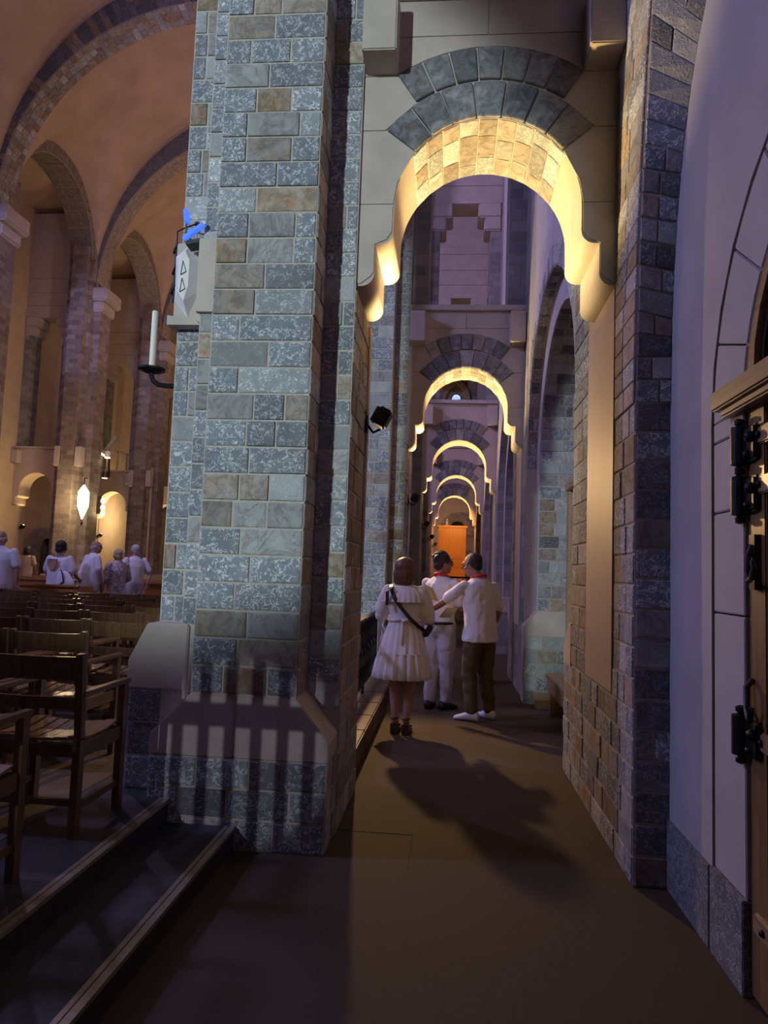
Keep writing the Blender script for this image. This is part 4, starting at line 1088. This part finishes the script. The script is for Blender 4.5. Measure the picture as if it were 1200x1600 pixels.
def head_parts(root, mb, c, yaw, pitch, s, hair, face_=True, glasses=False, bald=False, style='short', roll=0):
    """adds skull, jaw, nose, ears to body mesh; makes hair, eyes, lips, glasses as parts"""
    Rm = (Matrix.Rotation(yaw, 3, 'Z') @ Matrix.Rotation(pitch, 3, 'X') @ Matrix.Rotation(roll, 3, 'Y')); c = Vector(c)
    T = lambda x, y, z: c + Rm @ Vector((x*s, y*s, z*s))
    E = lambda m_, p, r, **k: m_.ell(T(*p), [q*s for q in r], Rm, **k)
    E(mb, (0, -.008, .025), (.076, .097, .095)); E(mb, (0, .018, -.045), (.058, .070, .072)); E(mb, (0, .060, -.085), (.030, .028, .024))
    E(mb, (0, .085, .035), (.050, .018, .030))
    mb.limb([T(0, .094, .012), T(0, .112, -.018), T(0, .100, -.026)], [.009*s, .013*s, .010*s], 8)
    E(mb, (0, .084, -.058), (.024, .014, .012))
    for sd in (-1, 1): E(mb, (sd*.078, -.004, -.010), (.010, .020, .032)); E(mb, (sd*.052, .055, -.022), (.022, .030, .022))
    if hair:
        h = MB()
        if style == 'bob':
            E(h, (0, -.022, .035), (.102, .118, .104)); E(h, (0, -.042, -.035), (.112, .096, .125)); E(h, (0, -.045, -.095), (.112, .084, .065))
            for sd in (-1, 1): E(h, (sd*.076, .012, -.05), (.026, .045, .085))
            E(h, (0, .06, .09), (.060, .035, .03))
        elif style == 'curly':
            E(h, (0, -.022, .048), (.092, .106, .090)); E(h, (0, -.062, -.012), (.078, .056, .065))
            rr = random.Random(3)
            for q in range(46):
                a, b = rr.uniform(0, 2*pi), rr.uniform(.02, 1.25)
                x, y, z = .086*sin(b)*cos(a), -.03+.098*sin(b)*sin(a), .048+.088*cos(b)
                if y > .045 and z < .09: continue
                E(h, (x, y, z), (.020, .020, .018), seg=7, rings=5)
        elif style == 'round':
            E(h, (0, -.022, .045), (.096, .108, .096)); E(h, (0, -.06, -.03), (.085, .06, .075))
            for sd in (-1, 1): E(h, (sd*.075, -.005, -.01), (.022, .045, .05))
        else:
            E(h, (0, -.034, .042), (.083, .096, .088)); E(h, (0, -.056, -.015), (.074, .056, .068))
            for sd in (-1, 1): E(h, (sd*.070, -.012, .010), (.016, .042, .042))
        o = h.build('hair', hair, root, smooth='all'); remesh(o, .009*s, 2)
    if bald:
        h = MB(); E(h, (0, -.052, -.012), (.074, .054, .052))
        for sd in (-1, 1): E(h, (sd*.066, -.016, .008), (.017, .045, .030))
        o = h.build('hair', bald, root, smooth='all'); remesh(o, .009*s, 2)
    if face_:
        for sd in (-1, 1):
            e = MB(); E(e, (sd*.031, .080, .008), (.014, .011, .008), seg=10, rings=7); e.build('eye', 'eye', root, smooth='all')
            e = MB(); E(e, (sd*.032, .090, .030), (.020, .006, .005), seg=8, rings=6); e.build('eyebrow', hair or 'hairgrey', root, smooth='all')
        e = MB(); E(e, (0, .094, -.058), (.022, .007, .007), seg=10, rings=6); e.build('lips', 'lip', root, smooth='all')
    if glasses:
        g = MB()
        for sd in (-1, 1):
            g.tube([T(sd*.034+.024*cos(q*pi/8), .105, .006+.019*sin(q*pi/8)) for q in range(17)], .0035*s, 6)
            g.tube([T(sd*.058, .104, .010), T(sd*.080, .06, .012), T(sd*.084, -.01, .008)], .0035*s, 6)
        g.tube([T(-.012, .106, .010), T(.012, .106, .010)], .003*s, 6); g.build('glasses', 'black', root)
    return T
def finish():
    dg = bpy.context.evaluated_depsgraph_get()
    for o in TOAPPLY:
        me = bpy.data.meshes.new_from_object(o.evaluated_get(dg)); old = o.data; o.modifiers.clear()
        mats = [m for m in old.materials]
        o.data = me
        if not me.materials:
            for m in mats: me.materials.append(m)
        for p in me.polygons: p.use_smooth = True
def leg_set(mb, hips, knees, ankles, r=(.085, .06, .04), foot=None):
    for h, k, a in zip(hips, knees, ankles):
        mb.limb([h, lerp(h, k, .5), k, lerp(k, a, .3), a], [r[0], r[0]*.86, r[1], r[1]*.98, r[2]], 12)
def arm_set(mb, s, e, w, r=(.048, .038, .027)):
    mb.limb([s, lerp(s, e, .5), e, lerp(e, w, .35), w], [r[0], r[0]*.92, r[1], r[1]*.98, r[2]], 12)
def shoe(root, a, yaw, mat, L=.27, sole=True, z0=0):
    """low shoe: a = ankle point (x,y)"""
    m = Matrix.Translation((a[0], a[1], z0)) @ Matrix.Rotation(yaw, 4, 'Z'); mb = MB()
    P = lambda x, y, z: m @ Vector((x, y, z))
    rings = []
    for f, wd, hh in ((-.31, .034, .075), (-.25, .042, .102), (-.05, .047, .108), (.20, .049, .090), (.45, .052, .064), (.63, .044, .048), (.71, .025, .034)):
        rings.append([P(wd*cos(q), f*L, max(.004, hh*.5+hh*.5*sin(q))) for q in [2*pi*i/12 for i in range(12)]])
    base = 0; vs = [v for r_ in rings for v in r_]; fs = []
    for i in range(len(rings)-1):
        for k in range(12): fs.append((i*12+k, i*12+(k+1) % 12, (i+1)*12+(k+1) % 12, (i+1)*12+k))
    fs += [list(range(12))[::-1], [len(vs)-12+k for k in range(12)]]
    mb.add(vs, fs); o = mb.build('shoe', mat, root, smooth='all')
    return o
def scarf(root, c, r=.066, drop=.15, yaw=0, tri=True):
    mb = MB(); c = Vector(c)
    mb.tube([c+V((r+.004*sin(5*q))*cos(q), (r+.006)*sin(q), .022*sin(q+3.1)) for q in [2*pi*i/20 for i in range(21)]], .020, 8)
    if tri:
        a, b, d = c+V(-.075, -.045, 0), c+V(.075, -.045, 0), c+V(0, -.098, -drop)
        mb.limb([a, lerp(a, d, .5)+V(0, -.02, 0), d], [.014, .013, .008], 8); mb.limb([b, lerp(b, d, .5)+V(0, -.02, 0), d], [.014, .013, .008], 8)
        mb.limb([c+V(0, -.07, -.01), c+V(0, -.095, -drop*.6)], [.028, .02], 8)
    o = mb.build('neckerchief', 'red', root, smooth='all'); remesh(o, .008, 3); return o

# ---- woman in the white dress (seen from behind)
wm = thing('person', 'woman in a white knee-length dress with a black crossbody strap', 'person', (-.41, 7.08, 0), R(-6))
b = MB()
T = head_parts(wm, b, (.0, .02, 1.565), R(-25), 0, 1.0, 'hairbrown', style='bob')
b.limb([(0, 0, 1.36), (0, .01, 1.50)], [.058, .048])
b.loft([((0, 0, .84), .15, .115), ((0, 0, .95), .165, .12), ((0, 0, 1.08), .125, .095), ((0, 0, 1.22), .145, .10), ((0, 0, 1.34), .155, .085), ((0, 0, 1.41), .09, .06)])
hips = [(-.08, 0, .90), (.08, 0, .90)]; kn = [(-.075, .01, .50), (.085, .03, .50)]; an = [(-.06, -.02, .125), (.055, -.05, .135)]
leg_set(b, hips, kn, an, (.082, .055, .034))
for a in an: b.limb([a, (a[0], a[1]+.09, .075), (a[0]+.005, a[1]+.17, .05)], [.033, .030, .022])
sh = [(-.165, 0, 1.365), (.165, 0, 1.365)]; el = [(-.235, .03, 1.12), (.235, .05, 1.10)]; wr = [(-.17, .23, 1.10), (.17, .27, 1.13)]
for q in range(2): arm_set(b, sh[q], el[q], wr[q], (.042, .036, .024))
hand(b, wr[0], (.3, .9, .05), (0, 0, 1), -1, .6, .9); hand(b, wr[1], (-.3, .9, .1), (0, 0, 1), 1, .6, .9)
o = b.build('body', 'skin', wm, smooth='all'); remesh(o, .0085, 4)
# dress: bodice, yoke with ruffle, puffed sleeves, gathered skirt with tier
def pleat(mb, rings, seg=96, n=15, ph=0):
    base = len(mb.v)
    for (c, rx, ry, amp) in rings:
        for k in range(seg):
            a = 2*pi*k/seg; f = 1+amp*(sin(n*a+ph)+.5*sin(n*1.7*a+1+3*c[2])); mb.v.append((c[0]+rx*f*cos(a), c[1]+ry*f*sin(a), c[2]))
    for i in range(len(rings)-1):
        for k in range(seg):
            a = base+i*seg+k; b_ = base+i*seg+(k+1) % seg; mb.f.append([a, b_, b_+seg, a+seg])
d = MB(); pleat(d, [((0, 0, 1.10), .148, .118, .01), ((0, 0, 1.06), .150, .120, .02), ((0, 0, .98), .178, .142, .03), ((0, -.005, .88), .205, .165, .035), ((0, -.01, .775), .230, .188, .04), ((0, -.01, .768), .238, .196, .03)], n=17)
skirt = d.build('skirt', 'white2', wm, smooth='all')
d = MB(); pleat(d, [((0, -.01, .778), .232, .190, .05), ((0, -.012, .70), .256, .212, .055), ((0, -.012, .60), .272, .228, .06), ((0, -.012, .535), .282, .236, .06), ((0, -.012, .530), .276, .230, .06)], n=21, ph=.7)
d.build('skirt_tier', 'white2', wm, smooth='all')
d = MB(); d.loft([((0, 0, 1.05), .148, .117), ((0, 0, 1.12), .143, .113), ((0, -.005, 1.24), .165, .122), ((0, -.005, 1.34), .178, .108), ((0, -.005, 1.41), .135, .085), ((0, 0, 1.435), .075, .062)])
for q in range(2):
    s_, e_, w_ = V(*sh[q]), V(*el[q]), V(*wr[q])
    d.limb([s_, lerp(s_, e_, .3), lerp(s_, e_, .75), e_, lerp(e_, w_, .55)], [.064, .078, .078, .066, .040])
o = d.build('bodice', 'white2', wm, smooth='all'); remesh(o, .011, 3)
d = MB(); pleat(d, [((0, -.006, 1.405), .13, .09, .0), ((0, -.008, 1.345), .20, .128, .015), ((0, -.01, 1.285), .212, .142, .035), ((0, -.01, 1.262), .218, .149, .05)], n=24)
d.build('ruffled_collar', 'white2', wm, smooth='all')
d = MB(); d.tube([(.152*cos(a), .124*sin(a), 1.085+.004*sin(3*a)) for a in [2*pi*i/32 for i in range(33)]], .014, 8)
d.ell((0, -.128, 1.085), (.03, .018, .022)); d.limb([(0, -.135, 1.08), (-.05, -.145, 1.10)], [.013, .016]); d.limb([(0, -.135, 1.08), (.05, -.145, 1.095)], [.013, .016]); d.limb([(.005, -.14, 1.07), (.012, -.165, .96), (.015, -.18, .86)], [.012, .013, .010])
d.build('belt_bow', 'white2', wm, smooth='all')
d = MB(); pts = [(-.135, -.02, 1.425), (-.125, -.10, 1.40), (-.08, -.150, 1.30), (.0, -.152, 1.20), (.09, -.145, 1.10), (.165, -.10, 1.03), (.20, .02, .99)]
for a, c in zip(pts, pts[1:]): d.bar(a, c, .036, .008, (0, -1, .2))
bs = thing('crossbody_bag', 'small black bag on a wide black strap worn by the woman in white', 'bag', (-.41, 7.08, 0), R(-6))
d.build('strap', 'black', bs); MB().obox(Matrix.Translation((.235, .05, .99)) @ Matrix.Rotation(R(30), 4, 'Y'), .05, .18, .13).build('pouch', 'black', bs, bevel=.012)
MB().box(-.165, -.135, -.155, -.135, 1.23, 1.36).bar((-.15, -.15, 1.36), (-.10, -.13, 1.40), .03, .01).build('strap_end', 'black', bs)
pa = thing('paper_sheet', 'folded cream paper held up by the woman in white', 'paper', (-.20, 7.22, 1.30))
MB().add([(0, 0, 0), (.12, .03, -.03), (.06, .02, .10), (-.03, 0, .14), (0, .006, 0), (.12, .036, -.03), (.06, .026, .10), (-.03, .006, .14)], [(0, 1, 2, 3), (7, 6, 5, 4), (0, 4, 5, 1), (1, 5, 6, 2), (2, 6, 7, 3), (3, 7, 4, 0)]).build('sheet', 'paper', pa)
for a in an:
    s_ = MB(); ax, ay = a[0], a[1]
    s_.prism([(ay-.04, .0), (ay-.005, .0), (ay+.06, .02), (ay+.2, .0), (ay+.215, .012), (ay+.2, .03), (ay+.08, .05), (ay-.03, .10), (ay-.05, .10)], 'x', ax-.034, ax+.036)
    w_ = s_.build('sandal', 'sandal', wm, bevel=.006)
    MB().tube([(ax+.038*cos(q), ay+.038*sin(q)-.005, .150) for q in [2*pi*i/14 for i in range(15)]], .008, 6).bar((ax-.04, ay+.13, .06), (ax+.04, ay+.13, .06), .03, .02).build('ankle_strap', 'sandal', w_)

def man(root, spec):
    b = MB(); S_ = spec
    T = head_parts(root, b, S_['head'], S_['hyaw'], S_.get('hpitch', 0), 1.04, S_.get('hair'), glasses=S_.get('glasses', False), bald=S_.get('bald'), style=S_.get('style', 'short'))
    nk = S_['neck']; ch = S_['chest']; pv = S_['pelvis']
    b.limb([nk, lerp(nk, S_['head'], .75)], [.062, .056])
    mid = lerp(pv, ch, .5)
    b.limb([pv, mid, ch, nk], [.13, .125, .12, .06]); 
    leg_set(b, S_['hip'], S_['knee'], S_['ankle'], (.088, .062, .042))
    for a, yw in zip(S_['ankle'], S_['fyaw']):
        f = V(sin(-yw), cos(-yw), 0); b.limb([a, V(*a)+f*.08+V(0, 0, -.035), V(*a)+f*.14+V(0, 0, -.05)], [.038, .024, .016])
    for q in range(2): arm_set(b, S_['sh'][q], S_['el'][q], S_['wr'][q], (.050, .040, .029))
    for q, (dr_, up_, sd, cu) in enumerate(S_['hand']): hand(b, S_['wr'][q], dr_, up_, sd, cu, 1.03)
    o = b.build('body', S_.get('skin', 'skin'), root, smooth='all'); remesh(o, .0085, 4)
    # shirt
    d = MB(); d.loft(S_['shirt'])
    for q in range(2):
        s_, e_ = V(*S_['sh'][q]), V(*S_['el'][q]); f = S_.get('sleeve', .72)
        d.limb([s_, lerp(s_, e_, .35), lerp(s_, e_, f)], [.058, .064, .070])
    o = d.build('shirt', S_.get('top', 'white'), root, smooth='all'); remesh(o, .011, 3)
    tx = bpy.data.textures.new('folds', 'CLOUDS'); tx.noise_scale = .11; tx.noise_depth = 2
    dm = o.modifiers.new('folds', 'DISPLACE'); dm.texture = tx; dm.strength = .030; dm.mid_level = .5; dm.texture_coords = 'LOCAL'
    # trousers
    d = MB()
    d.limb([(pv[0], pv[1], pv[2]+.05), (pv[0], pv[1], pv[2]-.02)], [.140, .142])
    for h, k, a in zip(S_['hip'], S_['knee'], S_['ankle']):
        d.limb([V(*h)+V(0, 0, .02), lerp(h, k, .5), k, lerp(k, a, .5), V(*a)+V(0, 0, .035)], [.112, .102, .086, .076, .068])
    o = d.build('trousers', S_['legs'], root, smooth='all'); remesh(o, .011, 3)
    dm = o.modifiers.new('folds', 'DISPLACE'); dm.texture = tx; dm.strength = .030; dm.mid_level = .5; dm.texture_coords = 'LOCAL'
    for a, yw in zip(S_['ankle'], S_['fyaw']): 
        so = shoe(root, a, yw, S_['shoes'])
    if S_.get('scarf'): scarf(root, V(*nk)+V(0, -.005, .022), .074, tri=False)
    return T
# ---- man in white shirt and off-white trousers, facing away to the right
m2 = thing('person', 'dark-haired man in white shirt and off-white trousers with red neckerchief', 'person', (-.07, 8.42, 0), R(-28))
man(m2, dict(head=(0.0, .035, 1.665), hyaw=R(-38), hair='hairdark', style='curly', glasses=True, skin='skin2', neck=(0, 0, 1.505), chest=(0, 0, 1.31), pelvis=(0, 0, .96),
    hip=[(-.085, 0, .93), (.085, 0, .93)], knee=[(-.10, .02, .50), (.09, .02, .50)], ankle=[(-.10, -.03, .085), (.085, .02, .085)], fyaw=[R(12), R(-14)],
    sh=[(-.19, 0, 1.44), (.19, 0, 1.44)], el=[(-.24, .06, 1.16), (.235, .07, 1.15)], wr=[(-.13, .27, 1.10), (.13, .29, 1.08)],
    hand=[((.5, .8, 0), (0, 0, 1), -1, .5), ((-.3, .9, -.1), (.3, 0, 1), 1, .5)],
    shirt=[((0, 0, .95), .165, .135), ((0, 0, 1.0), .172, .14), ((0, 0, 1.15), .172, .135), ((0, 0, 1.30), .192, .135), ((0, 0, 1.43), .20, .115), ((0, 0, 1.49), .13, .085), ((0, 0, 1.525), .07, .066)],
    legs='offwhite', shoes='black', scarf=True))
d = MB(); d.tube([(.172*cos(a), .146*sin(a), .985) for a in [2*pi*i/28 for i in range(29)]], .016, 8); d.build('belt', 'black', m2, smooth='all')
# ---- man in white shirt and olive trousers reaching to the left
m3 = thing('person', 'dark-haired man in loose white shirt, olive trousers and white trainers reaching left', 'person', (.37, 7.93, 0), R(40))
man(m3, dict(head=(-.02, .13, 1.655), hyaw=R(22), hpitch=R(-16), hair='hairdark', style='short', glasses=True, skin='skin2', neck=(0, .05, 1.505), chest=(0, .02, 1.31), pelvis=(0, 0, .96),
    hip=[(-.09, 0, .93), (.09, 0, .93)], knee=[(-.11, .04, .50), (.11, .02, .50)], ankle=[(-.12, -.02, .085), (.13, -.03, .085)], fyaw=[R(30), R(0)],
    sh=[(-.195, .06, 1.43), (.195, .0, 1.42)], el=[(-.30, .27, 1.24), (.25, -.02, 1.14)], wr=[(-.33, .50, 1.12), (.24, .10, .93)],
    hand=[((-.1, .9, -.25), (0, 0, 1), -1, .35), ((0, .35, -.9), (.9, .2, .2), 1, .5)],
    shirt=[((0, 0, .83), .21, .165), ((0, 0, .87), .215, .17), ((0, .0, 1.0), .200, .160), ((0, .01, 1.15), .192, .150), ((0, .02, 1.30), .202, .140), ((0, .03, 1.43), .205, .12), ((0, .04, 1.49), .13, .088), ((0, .05, 1.53), .072, .07)],
    legs='olive', shoes='shoe', scarf=True, sleeve=.74))
d = MB(); 
w_ = V(-.326, .47, 1.136); dv = (V(-.33, .50, 1.12)-V(-.30, .27, 1.24)).normalized(); x_ = dv.cross(V(0, 0, 1)).normalized(); y_ = dv.cross(x_)
d.tube([w_+(x_*cos(a)+y_*sin(a))*.036 for a in [2*pi*i/16 for i in range(17)]], .011, 6); d.build('wristwatch', 'black', m3, smooth='all')
ph = thing('paper_sheet', 'cream leaflet held between the two men', 'paper', (.02, 8.05, 1.12), R(30))
MB().obox(Matrix.Rotation(R(-35), 4, 'X'), .15, .20, .006).build('sheet', 'paper', ph)

# ---- people among the nave seats (seen above the chair backs)
def nave_person(label, x, y, h, rz, spec):
    t = thing('person', label, 'person', (x, y, FLOOR_N), rz); s = h/1.75
    sc = lambda p: tuple(q*s for q in p)
    b = MB(); fat = spec.get('fat', 1.0); lean = spec.get('lean', 0)
    head_parts(t, b, sc((0, .03+lean, 1.63)), spec.get('hyaw', 0), spec.get('hpitch', 0), s*1.04, spec.get('hair'), bald=spec.get('bald'), style=spec.get('style', 'short'))
    b.limb([sc((0, lean*.5, 1.42)), sc((0, lean*.9, 1.56))], [.062*s, .056*s])
    b.limb([sc((0, 0, .95)), sc((0, 0, 1.15)), sc((0, lean*.5, 1.32))], [.13*s, .12*s, .11*s])
    leg_set(b, [sc((-.09, 0, .93)), sc((.09, 0, .93))], [sc((-.1, .02, .5)), sc((.1, .02, .5))], [sc((-.1, -.02, .085)), sc((.1, -.02, .085))])
    sh = [sc((-.2*fat**.5, lean*.5, 1.42)), sc((.2*fat**.5, lean*.5, 1.42))]
    el = [sc(p) for p in spec.get('el', [(-.29, -.0, 1.16), (.29, .0, 1.16)])]; wr = [sc(p) for p in spec.get('wr', [(-.26, .14, .95), (.26, .14, .95)])]
    for q in range(2):
        arm_set(b, sh[q], el[q], wr[q]); hand(b, wr[q], (V(*wr[q])-V(*el[q])), (0, .4, 1) if abs(wr[q][2]-el[q][2]) < .12 else (0, 1, 0), 1 if q else -1, .5, s)
    o = b.build('body', spec.get('skin', 'skin'), t, smooth='all'); remesh(o, .011, 3)
    d = MB(); f = fat
    hem = spec.get('hem', .84)
    rg = [((0, .02*f, hem), .185*f, .15*f), ((0, .02*f, hem+.08), .195*f, .165*f), ((0, .02*f, 1.12), .19*f, .16*f), ((0, lean*.4, 1.30), .205*f**.5, .145*f**.5), ((0, lean*.6, 1.42), .185*f**.5, .115), ((0, lean*.8, 1.49), .11, .08), ((0, lean*.9, 1.52), .068, .066)]
    if spec.get('openback'): rg = rg[:-2] + [((0, .03, 1.46), .13, .06)]
    d.loft([(sc(a), rx*s, ry*s) for a, rx, ry in rg])
    for q in range(2):
        fr_ = spec.get('sleeve', .75); S0, E0 = V(*sh[q]), V(*el[q])
        pts = [S0, lerp(S0, E0, .4), lerp(S0, E0, min(1, fr_))]; rs = [.07*s, .074*s, .072*s]
        if fr_ > 1: pts.append(lerp(E0, wr[q], fr_-1)); rs.append(.055*s)
        d.limb(pts, rs)
    o = d.build('top', spec.get('top', 'white'), t, smooth='all'); remesh(o, .013, 3)
    d = MB(); d.limb([sc((0, 0, 1.0)), sc((0, 0, .93))], [.14*s*f**.7, .15*s*f**.7])
    for sd in (-1, 1): d.limb([sc((sd*.09, 0, .93)), sc((sd*.1, .02, .5)), sc((sd*.1, -.02, .12))], [.115*s, .09*s, .07*s])
    o = d.build('trousers', spec.get('legs', 'offwhite'), t, smooth='all'); remesh(o, .014, 2)
    for sd in (-1, 1): shoe(t, sc((sd*.1, -.02)), 0, spec.get('shoes', 'sandal'))
    return t
p = nave_person('bald man in a white shirt at the left edge of the picture', -6.95, 10.6, 1.72, R(10), dict(bald='hairgrey', fat=1.2, wr=[(-.28, -.02, .92), (.28, .02, .92)]))
p = nave_person('dark-haired woman in a white top with a cut-out back', -6.86, 12.2, 1.63, R(-12), dict(hair='hairdark', style='round', fat=1.3, top='white', openback=True, el=[(-.31, 0, 1.16), (.33, .02, 1.15)], wr=[(-.26, .16, 1.0), (.27, .20, 1.06)], hem=.72))
d = MB()
d.add([(-.10, -.185, 1.32), (.10, -.185, 1.32), (.11, -.18, 1.22), (.05, -.205, 1.13), (-.04, -.205, 1.13), (-.11, -.18, 1.22)], [(0, 1, 2, 3, 4, 5)])
d.add([(-.10, -.17, 1.32), (.10, -.17, 1.32), (.11, -.165, 1.22), (.05, -.19, 1.13), (-.04, -.19, 1.13), (-.11, -.165, 1.22)], [(5, 4, 3, 2, 1, 0)])
d.build('bare_back', 'skin', p)
hb = thing('handbag', 'white shoulder handbag with a dark strap on the arm of the dark-haired woman', 'bag', (-6.64, 12.02, FLOOR_N+.93))
MB().loft([((0, 0, -.12), .16, .06), ((.02, 0, -.10), .19, .075), ((0, 0, .02), .16, .07), ((-.03, 0, .14), .10, .05), ((-.04, 0, .18), .06, .03)]).build('body', 'white', hb, smooth='all')
MB().tube([(-.06, -.05, .20), (-.0, -.09, .12), (.02, -.09, .0), (-.06, -.09, -.07), (-.12, -.08, -.08)], .012, 6).build('strap', 'black', hb)
p = nave_person('stout white-haired man in a white shirt leaning on a stick', -6.66, 12.9, 1.68, R(-42), dict(hair=None, bald='hairgrey', fat=1.45, lean=.07, hyaw=R(-25), el=[(-.33, .02, 1.16), (.33, .06, 1.14)], wr=[(-.26, .2, 1.0), (.27, .16, .90)], hem=.78))
ws = thing('walking_stick', 'thin dark walking stick held by the stout man', 'stick', (-6.36, 12.80, FLOOR_N))
MB().tube([(0, 0, 0), (0, 0, .84), (-.02, .02, .88), (-.07, .06, .88), (-.09, .08, .85)], .012, 8).build('shaft', 'black', ws, smooth='all')
p = nave_person('woman with short ash-blond hair in a patterned grey-pink blouse', -6.33, 13.35, 1.54, R(58), dict(hair='hairblond', style='round', top='pink', fat=1.05, hyaw=R(5), el=[(-.30, .02, 1.12), (.30, .02, 1.12)], wr=[(-.2, .2, 1.0), (.22, .2, .98)], sleeve=1.5, hem=.86, legs='white'))
p = nave_person('grey-haired man in a white shirt and red neckerchief facing the patterned blouse', -6.29, 14.05, 1.66, R(52), dict(hair='hairgrey', style='short', lean=.05, hyaw=R(10), el=[(-.30, .0, 1.16), (.32, -.05, 1.14)], wr=[(-.2, .12, .96), (.24, -.10, .93)], hem=.88))
mb = MB(); mb.tube([(.075*cos(q), .05+.07*sin(q), 1.435+.03*sin(q)) for q in [2*pi*i/16 for i in range(17)]], .016, 7); mb.limb([(-.05, .14, 1.40), (-.04, .17, 1.2)], [.02, .018]); mb.build('neckerchief', 'red', p, smooth='all')
p = nave_person('distant woman with long dark hair in a pale dress by the small doorway', -12.57, 20.5, 1.66, R(0), dict(hair='hairdark', style='bob', top='tan', legs='tan', hem=.5))
finish()
